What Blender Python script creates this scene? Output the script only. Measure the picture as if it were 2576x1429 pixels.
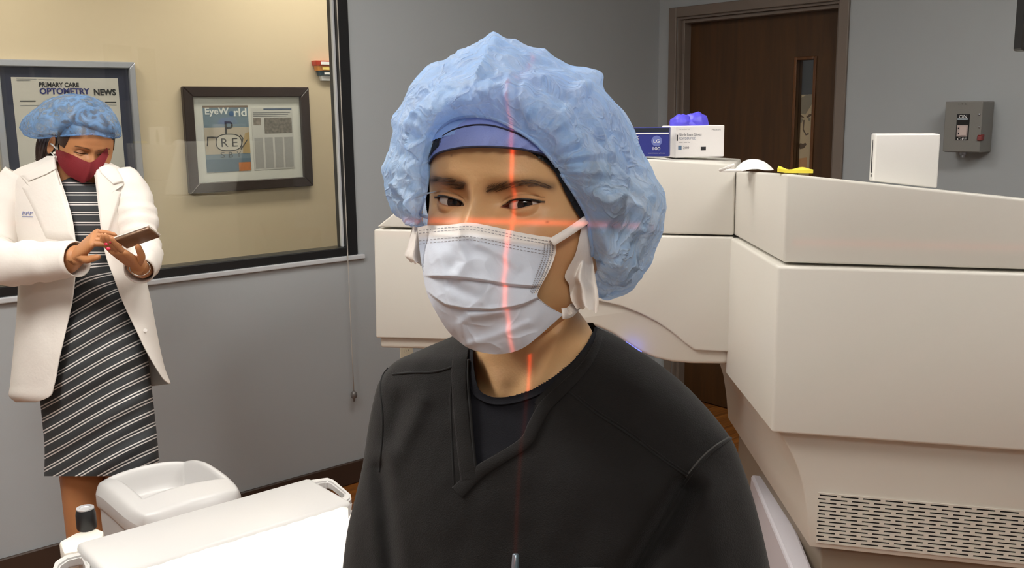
import bpy, bmesh, math, random
import numpy as np
from mathutils import Vector, Matrix, noise
from mathutils.bvhtree import BVHTree

for _o in list(bpy.data.objects): bpy.data.objects.remove(_o, do_unlink=True)
scene = bpy.context.scene
COL = scene.collection
rng = random.Random(7)

# ------------------------------------------------------------------ camera
F, PITCH, ROLL, YAW, CAMH = 2423.0, .177, -.013, .7024, 1.6027
_c, _s = math.cos(ROLL), math.sin(ROLL)
RI = np.array([math.cos(YAW), -math.sin(YAW), 0])
UPV = np.array([math.sin(PITCH)*math.sin(YAW), math.sin(PITCH)*math.cos(YAW), math.cos(PITCH)])
FW = np.array([math.cos(PITCH)*math.sin(YAW), math.cos(PITCH)*math.cos(YAW), -math.sin(PITCH)])
CX = _c*RI + _s*UPV
CY = -_s*RI + _c*UPV
CC = np.array([0, 0, CAMH])
cam_d = bpy.data.cameras.new('camera'); cam = bpy.data.objects.new('camera', cam_d); COL.objects.link(cam)
cam_d.sensor_width = 36.0; cam_d.lens = F/2576*36; cam_d.clip_start = .02
cam.matrix_world = Matrix([[CX[i], CY[i], -FW[i], CC[i]] for i in range(3)] + [[0, 0, 0, 1]])
scene.camera = cam

# ------------------------------------------------------------------ world, exposure
W = bpy.data.worlds.new('world'); scene.world = W; W.use_nodes = True
W.node_tree.nodes['Background'].inputs[0].default_value = (.9, .93, 1, 1)
W.node_tree.nodes['Background'].inputs[1].default_value = .15
scene.view_settings.view_transform = 'Standard'; scene.view_settings.look = 'None'
scene.view_settings.gamma = 1.0; scene.view_settings.use_curve_mapping = False
scene.view_settings.exposure = -0.10
# ceiling light strengths (the lamps themselves are built with the ceiling)
LAMP_ROOM, LAMP_HALL, LAMP_BED = 22.0, 27.0, 20.0
LAMP_COL = (1.0, .975, .925)
LASER_V, LASER_H = 27.0, 26.0   # red alignment lines

# ------------------------------------------------------------------ pixel -> place
def ray(x, y): return (x-1288)/F*CX - (y-714.5)/F*CY + FW
def P(x, y, d): return CC + d*ray(x, y)
def pl(x, y, q, n):
    R = ray(x, y); q = np.asarray(q, float); n = np.asarray(n, float)
    return CC + R*((q-CC) @ n/(R @ n))
def zpl(x, y, z): return pl(x, y, (0, 0, z), (0, 0, 1))
def dep(q): return (np.asarray(q)-CC) @ FW

# ------------------------------------------------------------------ mesh helpers
def lin(c):
    c = c/255.0
    return c/12.92 if c <= .04045 else ((c+.055)/1.055)**2.4
def rgb(r, g, b): return (lin(r), lin(g), lin(b), 1.0)

def tag(o, label=None, cat=None, group=None, kind=None):
    if label: o['label'] = label
    if cat: o['category'] = cat
    if group: o['group'] = group
    if kind: o['kind'] = kind
    return o
def attach(o, root):
    if root is not None:
        o.parent = root
        o.matrix_parent_inverse = Matrix.Translation(root.location).inverted() if root.type == 'EMPTY' else Matrix.Identity(4)
    return o
def empty(name, loc, label, cat, group=None, kind=None):
    o = bpy.data.objects.new(name, None); o.location = Vector([float(v) for v in loc]); COL.objects.link(o)
    o.empty_display_size = .05
    return tag(o, label, cat, group, kind)
def obj(name, vf, mats, root=None, smooth=False, attrs=None, mi=None, kind=None, auto=None):
    v, f = vf[0], vf[1]
    me = bpy.data.meshes.new(name)
    me.from_pydata(v.tolist() if isinstance(v, np.ndarray) else [tuple(map(float, p)) for p in v], [], f.tolist() if isinstance(f, np.ndarray) else [tuple(map(int, q)) for q in f])
    for m in (mats if isinstance(mats, (list, tuple)) else [mats]): me.materials.append(m)
    if mi is not None: me.polygons.foreach_set('material_index', np.asarray(mi, dtype=np.int32))
    if attrs:
        for k, (typ, data) in attrs.items():
            a = me.attributes.new(k, typ, 'POINT')
            data = np.asarray(data, dtype=np.float32)
            a.data.foreach_set('color' if typ == 'FLOAT_COLOR' else 'value', data.ravel())
    me.validate(clean_customdata=False); me.update()
    if smooth: me.polygons.foreach_set('use_smooth', [True]*len(me.polygons))
    o = bpy.data.objects.new(name, me); COL.objects.link(o)
    if auto:
        me.polygons.foreach_set('use_smooth', [True]*len(me.polygons))
        me.set_sharp_from_angle(angle=math.radians(auto))
    if kind: o['kind'] = kind
    return attach(o, root)
def join(*parts):
    V, Fc, off = [], [], 0
    for v, f in parts:
        V += [tuple(p) for p in v]; Fc += [tuple(i+off for i in q) for q in f]; off += len(v)
    return V, Fc
def bm_out(bm):
    bm.normal_update(); bm.verts.index_update()
    r = [v.co.copy() for v in bm.verts], [[v.index for v in f.verts] for f in bm.faces]
    bm.free(); return r
def solid(pts, faces, bevel=0, seg=2):
    bm = bmesh.new(); vs = [bm.verts.new(tuple(map(float, p))) for p in pts]
    for f in faces: bm.faces.new([vs[i] for i in f])
    bmesh.ops.recalc_face_normals(bm, faces=bm.faces)
    if bevel: bmesh.ops.bevel(bm, geom=list(bm.edges), offset=bevel, segments=seg, profile=.5, affect='EDGES', clamp_overlap=True)
    return bm_out(bm)
def hexa(p, bevel=0, seg=2):
    return solid(p, [(0, 3, 2, 1), (4, 5, 6, 7), (0, 1, 5, 4), (1, 2, 6, 5), (2, 3, 7, 6), (3, 0, 4, 7)], bevel, seg)
def box(x0, x1, y0, y1, z0, z1, bevel=0, seg=2):
    return hexa([(x0, y0, z0), (x1, y0, z0), (x1, y1, z0), (x0, y1, z0), (x0, y0, z1), (x1, y0, z1), (x1, y1, z1), (x0, y1, z1)], bevel, seg)
def obox(c, ax, ay, az, hx, hy, hz, bevel=0, seg=2):
    c, ax, ay, az = [np.asarray(q, float) for q in (c, ax, ay, az)]
    return hexa([c+ax*hx*i+ay*hy*j+az*hz*k for k in (-1, 1) for i, j in ((-1, -1), (1, -1), (1, 1), (-1, 1))], bevel, seg)
def prism(poly, vec, bevel=0, seg=2):
    n = len(poly); poly = [np.asarray(q, float) for q in poly]; vec = np.asarray(vec, float)
    return solid(poly+[q+vec for q in poly], [tuple(range(n)), tuple(range(2*n-1, n-1, -1))] + [(i, (i+1) % n, n+(i+1) % n, n+i) for i in range(n)], bevel, seg)
def gridf(nu, nv, closeu=False, off=0, flip=False):
    fs = []
    for j in range(nv-1):
        for i in range(nu if closeu else nu-1):
            q = (j*nu+i, j*nu+(i+1) % nu, (j+1)*nu+(i+1) % nu, (j+1)*nu+i)
            fs.append(tuple(off+k for k in (q[::-1] if flip else q)))
    return fs
def loft(rings, cap=True, flip=False):
    n = len(rings[0]); V = [tuple(p) for r in rings for p in r]; Fc = gridf(n, len(rings), True, 0, flip)
    if cap:
        Fc.append(tuple(range(n))[::-1] if not flip else tuple(range(n)))
        k = n*(len(rings)-1); Fc.append(tuple(range(k, k+n)) if not flip else tuple(range(k, k+n))[::-1])
    return V, Fc
def frame_path(path):
    path = [np.asarray(p, float) for p in path]; T = []
    for i in range(len(path)):
        t = path[min(i+1, len(path)-1)]-path[max(i-1, 0)]; T.append(t/(np.linalg.norm(t)+1e-12))
    a = np.array([0, 0, 1.]) if abs(T[0][2]) < .9 else np.array([1., 0, 0])
    N = []
    for t in T:
        a = a-t*(a @ t); a = a/(np.linalg.norm(a)+1e-12); N.append(a.copy())
    return path, T, N
def tube(path, rad, n=8, cap=True, sq=1.0):
    path, T, N = frame_path(path)
    if not hasattr(rad, '__len__'): rad = [rad]*len(path)
    rings = []
    for p, t, a, r in zip(path, T, N, rad):
        b = np.cross(t, a)
        rings.append([p+a*r*math.cos(2*math.pi*k/n)+b*r*sq*math.sin(2*math.pi*k/n) for k in range(n)])
    return loft(rings, cap)
def spl(pts, n):
    """Catmull-Rom resample of control points to n samples"""
    p = np.array(pts, float)
    if len(p) == 2: p = np.array([p[0], (p[0]+p[1])/2, p[1]])
    q = np.vstack([2*p[0]-p[1], p, 2*p[-1]-p[-2]])
    L = np.r_[0, np.cumsum(np.linalg.norm(np.diff(p, axis=0), axis=1))]; L /= L[-1]
    out = []
    for u in np.linspace(0, 1, n):
        i = min(max(np.searchsorted(L, u, side='right')-1, 0), len(p)-2)
        t = (u-L[i])/(L[i+1]-L[i]+1e-12); a, b, c, d = q[i], q[i+1], q[i+2], q[i+3]
        out.append(.5*((2*b)+(-a+c)*t+(2*a-5*b+4*c-d)*t*t+(-a+3*b-3*c+d)*t**3))
    return np.array(out)
def lathe(profile, c, ax=(0, 0, 1), n=24):
    ax = np.asarray(ax, float); ax /= np.linalg.norm(ax); c = np.asarray(c, float)
    a = np.array([1., 0, 0]) if abs(ax[0]) < .9 else np.array([0, 1., 0]); a -= ax*(a @ ax); a /= np.linalg.norm(a); b = np.cross(ax, a)
    return loft([[c+ax*h+(a*math.cos(2*math.pi*k/n)+b*math.sin(2*math.pi*k/n))*max(r, 1e-5) for k in range(n)] for r, h in profile])
def fbm(p, sc=1.0, oc=3):
    v, a, q = 0., 1., Vector([float(t) for t in p])*sc
    for _ in range(oc): v += a*noise.noise(q); q *= 2.03; a *= .5
    return v
def bvh(vf): return BVHTree.FromPolygons([Vector([float(t) for t in p]) for p in vf[0]], [tuple(q) for q in vf[1]])
def hit(tree, x, y, off=0.0, default=None):
    """first point of a built surface seen through photo pixel (x, y), lifted by off along its normal"""
    d = Vector(ray(x, y)); n = d.normalized()
    loc, nor, idx, dist = tree.ray_cast(Vector(CC), n)
    if loc is None:
        return P(x, y, default) if default else None
    if nor.dot(n) > 0: nor = -nor
    return np.array(loc + nor*off)
_txt = {}
def text(name, s, origin, ax, az, height, mat, root, width=None, align='LEFT', depth=.0004, bold=0.):
    """flat lettering lying in the plane spanned by ax (reading direction) and az (up)"""
    cu = bpy.data.curves.new(name, 'FONT'); cu.body = s; cu.size = 1.0; cu.extrude = 0; cu.resolution_u = 3; cu.offset = bold
    to = bpy.data.objects.new(name+'_tmp', cu); COL.objects.link(to)
    bpy.context.view_layer.update()
    me = bpy.data.meshes.new_from_object(to.evaluated_get(bpy.context.evaluated_depsgraph_get()))
    bpy.data.objects.remove(to)
    co = np.array([v.co[:] for v in me.vertices]).reshape(-1, 3)
    if not len(co): return None
    lo, hi = co.min(0), co.max(0)
    sy = height/(hi[1]-lo[1]+1e-9); sx = sy if width is None else width/(hi[0]-lo[0]+1e-9)
    x = (co[:, 0]-lo[0])*sx
    if align == 'CENTER': x -= (hi[0]-lo[0])*sx/2
    y = (co[:, 1]-lo[1])*sy
    ax = np.asarray(ax, float); az = np.asarray(az, float); nrm = np.cross(ax, az)
    w = np.asarray(origin, float)+x[:, None]*ax+y[:, None]*az+nrm*depth
    for i, v in enumerate(me.vertices): v.co = Vector(w[i])
    me.materials.clear(); me.materials.append(mat); me.update()
    o = bpy.data.objects.new(name, me); COL.objects.link(o)
    return attach(o, root)

# ------------------------------------------------------------------ materials
def mat(name, col, rough=.5, metal=0., spec=.5, var=.06, vscale=6., bump=0., bscale=60., sss=0., coat=0., emit=None, estr=0., trans=0.):
    m = bpy.data.materials.new(name); m.use_nodes = True; nt = m.node_tree; N = nt.nodes; L = nt.links
    b = N['Principled BSDF']
    tc = N.new('ShaderNodeTexCoord'); nz = N.new('ShaderNodeTexNoise'); nz.inputs['Scale'].default_value = vscale; nz.inputs['Detail'].default_value = 4
    L.new(tc.outputs['Object'], nz.inputs['Vector'])
    rp = N.new('ShaderNodeMapRange'); rp.inputs['To Min'].default_value = 1-var; rp.inputs['To Max'].default_value = 1+var
    L.new(nz.outputs['Fac'], rp.inputs['Value'])
    mx = N.new('ShaderNodeVectorMath'); mx.operation = 'MULTIPLY'; mx.inputs[0].default_value = col[:3]
    L.new(rp.outputs[0], mx.inputs[1]); L.new(mx.outputs[0], b.inputs['Base Color'])
    b.inputs['Roughness'].default_value = rough; b.inputs['Metallic'].default_value = metal
    b.inputs['Specular IOR Level'].default_value = spec
    if sss: b.inputs['Subsurface Weight'].default_value = sss; b.inputs['Subsurface Radius'].default_value = (.012, .005, .003); b.inputs['Subsurface Scale'].default_value = .5
    if coat: b.inputs['Coat Weight'].default_value = coat
    if emit: b.inputs['Emission Color'].default_value = emit; b.inputs['Emission Strength'].default_value = estr
    if bump:
        n2 = N.new('ShaderNodeTexNoise'); n2.inputs['Scale'].default_value = bscale; n2.inputs['Detail'].default_value = 3
        bp = N.new('ShaderNodeBump'); bp.inputs['Strength'].default_value = bump; bp.inputs['Distance'].default_value = .002
        L.new(tc.outputs['Object'], n2.inputs['Vector']); L.new(n2.outputs['Fac'], bp.inputs['Height']); L.new(bp.outputs[0], b.inputs['Normal'])
    return m
def glass_mat(name, tint=(1, 1, 1), ior=1.5, refl=1.0):
    m = bpy.data.materials.new(name); m.use_nodes = True; nt = m.node_tree; N = nt.nodes; L = nt.links
    N.remove(N['Principled BSDF']); out = N['Material Output']
    tr = N.new('ShaderNodeBsdfTransparent'); tr.inputs[0].default_value = (*tint, 1)
    gl = N.new('ShaderNodeBsdfGlossy'); gl.inputs['Roughness'].default_value = .015; gl.inputs[0].default_value = (refl, refl, refl, 1)
    fr = N.new('ShaderNodeFresnel'); ge = N.new('ShaderNodeNewGeometry'); mi_ = N.new('ShaderNodeMapRange')   # thin pane: no inner total reflection
    mi_.inputs['To Min'].default_value = ior; mi_.inputs['To Max'].default_value = 1/ior; L.new(ge.outputs['Backfacing'], mi_.inputs['Value']); L.new(mi_.outputs[0], fr.inputs[0])
    mx = N.new('ShaderNodeMixShader'); L.new(fr.outputs[0], mx.inputs[0]); L.new(tr.outputs[0], mx.inputs[1]); L.new(gl.outputs[0], mx.inputs[2]); L.new(mx.outputs[0], out.inputs[0])
    return m
def emis_mat(name, col, s):
    m = bpy.data.materials.new(name); m.use_nodes = True; nt = m.node_tree; N = nt.nodes
    e = N.new('ShaderNodeEmission'); e.inputs[0].default_value = (*col[:3], 1); e.inputs[1].default_value = s
    nt.links.new(e.outputs[0], N['Material Output'].inputs[0]); N.remove(N['Principled BSDF']); return m
def wood_mat(name, c1, c2, scale=(1, 1, 1), rough=.4, ramp=(.35, .7)):
    m = bpy.data.materials.new(name); m.use_nodes = True; nt = m.node_tree; N = nt.nodes; L = nt.links; b = N['Principled BSDF']
    tc = N.new('ShaderNodeTexCoord'); mp = N.new('ShaderNodeMapping'); mp.inputs['Scale'].default_value = scale
    nz = N.new('ShaderNodeTexNoise'); nz.inputs['Scale'].default_value = 5; nz.inputs['Detail'].default_value = 6; nz.inputs['Distortion'].default_value = 1.2
    oi = N.new('ShaderNodeObjectInfo'); ad = N.new('ShaderNodeVectorMath'); ad.operation = 'ADD'
    L.new(tc.outputs['Object'], ad.inputs[0]); sc = N.new('ShaderNodeMath'); sc.operation = 'MULTIPLY'; sc.inputs[1].default_value = 37
    L.new(oi.outputs['Random'], sc.inputs[0]); L.new(sc.outputs[0], ad.inputs[1])
    L.new(ad.outputs[0], mp.inputs['Vector']); L.new(mp.outputs[0], nz.inputs['Vector'])
    cr = N.new('ShaderNodeValToRGB'); cr.color_ramp.elements[0].position = ramp[0]; cr.color_ramp.elements[1].position = ramp[1]
    cr.color_ramp.elements[0].color = c1; cr.color_ramp.elements[1].color = c2
    L.new(nz.outputs['Fac'], cr.inputs[0]); L.new(cr.outputs[0], b.inputs['Base Color']); b.inputs['Roughness'].default_value = rough
    return m

M_WALL = mat('painted_grey_wall', rgb(164, 168, 170), .65, var=.025, vscale=3, bump=.08, bscale=180)
M_TAN = mat('painted_tan_wall', rgb(200, 184, 156), .7, var=.03, vscale=2, bump=.06, bscale=150)
M_CEIL = mat('ceiling_white', rgb(225, 225, 220), .9, var=.03, vscale=20)
M_BLACK = mat('black_frame', rgb(22, 22, 24), .35, var=.1)
M_BASE = mat('dark_brown_base', rgb(58, 42, 32), .5, var=.15, vscale=9)
M_FRAME = mat('taupe_metal', rgb(118, 106, 96), .45, var=.04)
M_SILL = mat('light_sill', rgb(190, 192, 195), .4, var=.03)
M_DOOR = wood_mat('walnut_door', rgb(62, 40, 19), rgb(84, 55, 26), (4, 4, .4), .42, (.2, .8))
M_FLOOR = wood_mat('laminate_plank', rgb(112, 64, 26), rgb(172, 108, 48), (.8, 9, 1), .32)
M_GLASS = glass_mat('window_glass', (.97, .98, .97))
M_WHITE = mat('machine_white', rgb(214, 210, 201), .38, var=.015, vscale=2)
M_WHITE2 = mat('machine_offwhite', rgb(209, 203, 192), .4, var=.02, vscale=2)
M_PLINTH = mat('machine_plinth', rgb(204, 200, 206), .35, var=.02)
M_DKTAUPE = mat('machine_taupe', rgb(140, 126, 110), .5, var=.03)
M_VENTBACK = mat('vent_dark', rgb(28, 24, 26), .8)
M_BED = mat('bed_plastic', rgb(198, 196, 194), .35, var=.02)
M_SHEET = mat('white_sheet', rgb(230, 226, 218), .75, var=.02, bump=.25, bscale=25)
M_PAPER = mat('white_paper', rgb(232, 228, 224), .8, var=.02)
M_INK = mat('black_ink', rgb(34, 34, 38), .7)
M_GREYINK = mat('grey_ink', rgb(120, 120, 126), .7)
M_BLUEINK = mat('blue_ink', rgb(38, 44, 120), .7)
M_WHITEINK = mat('white_ink', rgb(240, 240, 240), .7)
M_METAL = mat('brushed_metal', rgb(170, 172, 178), .35, 1.0)
# ================================================================== the room
DL, DR, ZC = 3.536, 4.048, 2.75
X0, Y0 = -2.6, -2.6
def Lw(x, y): return pl(x, y, (0, DL, 0), (0, 1, 0))
def Rw(x, y): return pl(x, y, (DR, 0, 0), (1, 0, 0))
WX0, WX1, WZ0, WZ1 = -1.2, 2.128, 1.0, 2.45
T = .14
floor = obj('floor', box(X0-.2, DR+1.6, Y0-.2, 5.2, -.12, -.014), mat('subfloor', rgb(70, 45, 22), .7)); tag(floor, 'dark sub floor under the orange-brown wood planks', 'floor', kind='structure')
# laminate planks, running along the window wall
pl_me = None; PW, PLN = .128, 1.26; y = Y0; row = 0
while y < DL-.01:
    x = X0-(row*.47 % PLN)
    while x < DR:
        if pl_me is None:
            po = obj('plank', box(.0008, PLN-.0008, .0008, PW-.0008, -.013, 0, .0012, 1), M_FLOOR, floor); pl_me = po.data
        else:
            po = bpy.data.objects.new('plank', pl_me); COL.objects.link(po); attach(po, floor)
        po.location = (x, y, 0); x += PLN
    y += PW; row += 1
wl = obj('wall_left', join(box(X0-T, DR+T, DL, DL+T, 0, WZ0), box(X0-T, DR+T, DL, DL+T, WZ1, ZC), box(X0-T, WX0, DL, DL+T, WZ0, WZ1), box(WX1, DR+T, DL, DL+T, WZ0, WZ1)), M_WALL)
tag(wl, 'grey painted wall with the wide interior window', 'wall', kind='structure')
DY0, DY1, DZ = 2.462, 3.408, 2.078
wr = obj('wall_right', join(box(DR, DR+T, Y0-T, DY0, 0, ZC), box(DR, DR+T, DY1, DL, 0, ZC), box(DR, DR+T, DY0, DY1, DZ, ZC)), M_WALL)
tag(wr, 'grey painted wall with the brown door', 'wall', kind='structure')
tag(obj('wall_back', box(X0-T, DR+T, Y0-T, Y0, 0, ZC), M_WALL), 'grey wall behind the camera', 'wall', kind='structure')
tag(obj('wall_far_left', box(X0-T, X0, Y0, DL, 0, ZC), M_WALL), 'grey wall out of view to the left', 'wall', kind='structure')
ceil = tag(obj('ceiling', join(box(X0-T, DR+T, Y0-T, DL+T, ZC, ZC+.1)), M_CEIL), 'white ceiling with recessed light panels', 'ceiling', kind='structure')
# baseboards
tag(obj('baseboard_left', box(X0, DR, DL-.014, DL, .001, .102, .004, 1), M_BASE), 'dark brown baseboard under the window wall', 'baseboard', kind='structure')
tag(obj('baseboard_right', join(box(DR-.014, DR, Y0, DY0-.055, .001, .102, .004, 1), box(DR-.014, DR, DY1+.055, DL-.015, .001, .102, .004, 1)), M_BASE), 'dark brown baseboard under the door wall', 'baseboard', kind='structure')
# ---- window
win = empty('window_1', ((WX0+WX1)/2, DL, WZ0), 'wide interior window in a black frame looking into the tan hallway', 'window', kind='structure')
fw, fd0, fd1 = .052, DL-.012, DL+.075
zs0 = WZ0+.012
obj('window_frame', join(box(WX1-fw, WX1, fd0, fd1, zs0, WZ1, .004, 1)), M_BLACK, win)
obj('window_frame', box(WX0, WX1-fw, fd0, fd1, zs0, zs0+.036, .004, 1), M_BLACK, win)
obj('window_frame', box(WX0, WX1-fw, fd0, fd1, WZ1-.045, WZ1, .004, 1), M_BLACK, win)
obj('window_frame', box(WX0, WX0+fw, fd0, fd1, zs0+.036, WZ1-.045, .004, 1), M_BLACK, win)
obj('glazing_bead', box(WX1-fw-.010, WX1-fw, DL+.012, DL+.03, zs0+.036, WZ1-.045, .002, 1), M_SILL, win)
obj('window_pane', box(WX0+fw, WX1-fw-.001, DL+.018, DL+.024, zs0+.036, WZ1-.045), M_GLASS, win)
obj('window_sill', box(WX0-.02, WX1+.03, DL-.02, DL+T+.01, WZ0-.008, WZ0+.012, .004, 2), M_SILL, win)
# ---- hallway behind the window
HY = 4.8
tag(obj('wall_hall', box(-2.2, 4.3, HY, HY+.1, 0, ZC), M_TAN), 'tan hallway wall seen through the window', 'wall', kind='structure')
tag(obj('wall_hall_end', join(box(4.2, 4.3, DL+T, HY, 0, ZC), box(-2.3, -2.2, DL+T, HY, 0, ZC)), M_TAN), 'tan end walls of the hallway', 'wall', kind='structure')
tag(obj('ceiling_hall', box(-2.3, 4.3, DL+T, HY+.1, ZC, ZC+.1), M_CEIL), 'white hallway ceiling', 'ceiling', kind='structure')
# ---- ceiling lights: recessed troffers
M_DIFF = emis_mat('lamp_diffuser', LAMP_COL, LAMP_ROOM); M_DIFH = emis_mat('hall_diffuser', (1, .93, .8), LAMP_HALL)
M_DIFW = emis_mat('window_side_diffuser', LAMP_COL, LAMP_ROOM*1.45); M_DIFD = emis_mat('door_side_diffuser', LAMP_COL, LAMP_ROOM*.95)
M_DIFB = emis_mat('bed_lamp_diffuser', (1, .96, .9), LAMP_BED)
def troffer(cx, cy, lx, ly, m, label, z=ZC):
    t = empty('ceiling_light', (cx, cy, z), label, 'ceiling light', 'recessed ceiling lights')
    obj('diffuser', box(cx-lx/2+.02, cx+lx/2-.02, cy-ly/2+.02, cy+ly/2-.02, z-.012, z-.004), m, t)
    for a, b, c, d in ((-1, -1, 1, -.9), (-1, .9, 1, 1), (-1, -.9, -.95, .9), (.95, -.9, 1, .9)):
        obj('frame', box(cx+a*lx/2, cx+c*lx/2, cy+b*ly/2, cy+d*ly/2, z-.018, z-.001), M_CEIL, t)
troffer(-.3, 1.9, 1.2, .6, M_DIFW, 'recessed ceiling light over the window side of the room')
troffer(2.3, .2, .6, 1.2, M_DIFF, 'recessed ceiling light over the laser machine')
troffer(-.6, -.9, 1.2, .6, M_DIFF, 'recessed ceiling light behind the camera')
troffer(1.75, 2.25, .6, .6, M_DIFD, 'recessed ceiling light between the window and the machine arm')
troffer(.75, 1.3, .35, .35, M_DIFB, 'small bright ceiling lamp straight above the patient bed')
troffer(2.6, (DL+T+HY)/2, 1.1, .3, M_DIFH, 'hallway ceiling light at the far end of the corridor')
troffer(.6, (DL+T+HY)/2, 1.1, .3, M_DIFH, 'hallway ceiling light above the blue framed poster')
# ---- door
door = empty('door_1', (DR, (DY0+DY1)/2, 0), 'dark walnut door with a narrow glass slit in a taupe frame', 'door', kind='structure')
fwid = .05
for a in ((DY1, DY1+fwid, 0, DZ+fwid), (DY0-fwid, DY0, 0, DZ+fwid), (DY0, DY1, DZ, DZ+fwid)):
    obj('door_frame', box(DR-.016, DR, a[0], a[1], a[2], a[3], .003, 1), M_FRAME, door)
RD = .075
for a in ((DY1-.012, DY1), (DY0, DY0+.012)):
    obj('door_jamb', box(DR, DR+T, a[0], a[1], 0, DZ), M_FRAME, door)
obj('door_jamb', box(DR, DR+T, DY0+.012, DY1-.012, DZ-.012, DZ), M_FRAME, door)
obj('door_stop', box(DR+.02, DR+RD, DY1-.03, DY1-.012, 0, DZ-.012, .002, 1), M_FRAME, door)
obj('door_stop', box(DR+.02, DR+RD, DY0+.012, DY1-.03, DZ-.03, DZ-.012, .002, 1), M_FRAME, door)
def Dp(x, y): return pl(x, y, (DR+RD, 0, 0), (1, 0, 0))
vt, vb = Dp(2006, 152), Dp(2048, 152)
VY1, VY0, VZ1, VZ0 = vt[1], vb[1], vt[2], 1.02
dx0, dx1 = DR+RD, DR+RD+.045
lf = obj('door_leaf', join(box(dx0, dx1, VY1, DY1-.014, .008, DZ-.014), box(dx0, dx1, DY0+.014, VY0, .008, DZ-.014), box(dx0, dx1, VY0, VY1, .008, VZ0), box(dx0, dx1, VY0, VY1, VZ1, DZ-.014)), M_DOOR, door)
M_TRIM = wood_mat('door_slit_trim', rgb(84, 50, 24), rgb(110, 70, 34), (4, 4, .5), .3)
for a in ((VY1, VY1+.016, VZ0-.016, VZ1+.016), (VY0-.016, VY0, VZ0-.016, VZ1+.016), (VY0, VY1, VZ1, VZ1+.016), (VY0, VY1, VZ0-.016, VZ0)):
    obj('slit_trim', box(dx0-.008, dx0, a[0], a[1], a[2], a[3], .003, 1), M_TRIM, lf)
obj('slit_pane', box(dx0+.02, dx0+.026, VY0, VY1, VZ0, VZ1), M_GLASS, door)
# what shows through the slit: a picture of a face standing against the glass, grey corridor above
tag(obj('wall_corridor', box(DR+1.45, DR+1.5, 1.5, 4.6, 0, ZC), mat('corridor_grey', rgb(120, 122, 130), .7)), 'grey corridor wall behind the door slit', 'wall', kind='structure')
tag(obj('ceiling_corridor', box(DR+T, DR+1.5, 1.5, 4.6, ZC, ZC+.1), M_CEIL), 'corridor ceiling beyond the door', 'ceiling', kind='structure')
troffer(DR+.75, 2.6, .5, .5, emis_mat('corridor_diffuser', (1, .93, .8), 6), 'corridor ceiling light beyond the brown door')
PX = dx1+.004
pz1 = pl(2030, 238, (PX, 0, 0), (1, 0, 0))[2]
pic = empty('portrait_picture', (PX, (VY0+VY1)/2, VZ0), 'sepia portrait picture leaning behind the door slit', 'picture')
M_SEP = mat('sepia_board', rgb(205, 182, 146), .7, var=.12, vscale=14); M_SEPD = mat('sepia_ink', rgb(96, 72, 48), .7, var=.1); M_SEPG = mat('sepia_grey', rgb(140, 128, 108), .7, var=.1)
obj('board', box(PX, PX+.006, VY0-.03, VY1+.03, VZ0-.02, pz1), M_SEP, pic)
def Pp(x, y): return pl(x, y, (PX-.0008, 0, 0), (1, 0, 0))
def patch(name, pts, m, root, plane=Pp, ex=(-.0006, 0, 0)):
    return obj(name, prism([plane(*q) for q in pts], ex), m, root)
patch('hair_shape', [(2009, 250), (2030, 238), (2048, 240), (2048, 252), (2036, 272), (2026, 288), (2010, 285)], M_SEPG, pic)
patch('brow', [(2010, 285), (2020, 292), (2024, 297), (2012, 294)], M_SEPD, pic)
patch('brow', [(2028, 294), (2036, 287), (2042, 286), (2041, 291), (2032, 297)], M_SEPD, pic)
patch('eye_shape', [(2009, 298), (2015, 296), (2021, 300), (2016, 310), (2010, 306)], M_SEPG, pic)
patch('eye_shape', [(2031, 299), (2036, 296), (2040, 299), (2036, 305)], M_SEPG, pic)
patch('nose_line', [(2021, 302), (2024, 302), (2022, 325), (2028, 337), (2034, 334), (2035, 338), (2027, 341), (2019, 327)], M_SEPD, pic)
patch('mouth', [(2008, 368), (2014, 360), (2020, 362), (2026, 359), (2029, 363), (2022, 373), (2013, 375)], M_SEPD, pic)
patch('neck_shape', [(2003, 400), (2030, 396), (2030, 426), (2001, 426)], mat('sepia_orange', rgb(205, 150, 96), .7, var=.15), pic)
# ---- power outlet on the window wall, seen under the machine arm
ol = empty('power_outlet', Lw(1020, 890), 'cream wall outlet below the machine arm', 'outlet')
oc = Lw(1022, 892)
M_CREAM = mat('cream_plastic', rgb(206, 196, 172), .4)
obj('cover_plate', box(oc[0]-.035, oc[0]+.035, DL-.006, DL, oc[2]-.057, oc[2]+.057, .003, 2), M_CREAM, ol)
for dz in (-.02, .02):
    obj('socket', lathe([(.0, .0), (.014, 0), (.014, .002), (0, .002)], (oc[0], DL-.006, oc[2]+dz), (0, -1, 0), 20), M_CREAM, ol)
    for dx in (-.006, .006): obj('slot', box(oc[0]+dx-.001, oc[0]+dx+.001, DL-.0086, DL-.008, oc[2]+dz-.004, oc[2]+dz+.004), M_INK, ol)
# ---- pull chain hanging by the window corner
ca, cb = pl(879, 640, (0, DL-.03, 0), (0, 1, 0)), pl(886, 988, (0, DL-.03, 0), (0, 1, 0))
cx_ = (ca[0]+cb[0])/2
ch = empty('blind_chain', (cx_, DL-.03, cb[2]), 'thin bead chain with a round weight hanging by the window', 'chain')
obj('cord', tube([(cx_, DL-.03, z) for z in np.linspace(cb[2], 2.5, 12)], .0022, 6), mat('chain_beige', rgb(178, 172, 164), .4), ch, True)
obj('cord_weight', lathe([(0, .012), (.006, .011), (.013, .004), (.0145, -.006), (.012, -.016), (.005, -.022), (.004, -.034), (0, -.035)], (cx_, DL-.03, cb[2]-.006), n=20), mat('weight_grey', rgb(120, 116, 114), .2, .4), ch, True)
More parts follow.
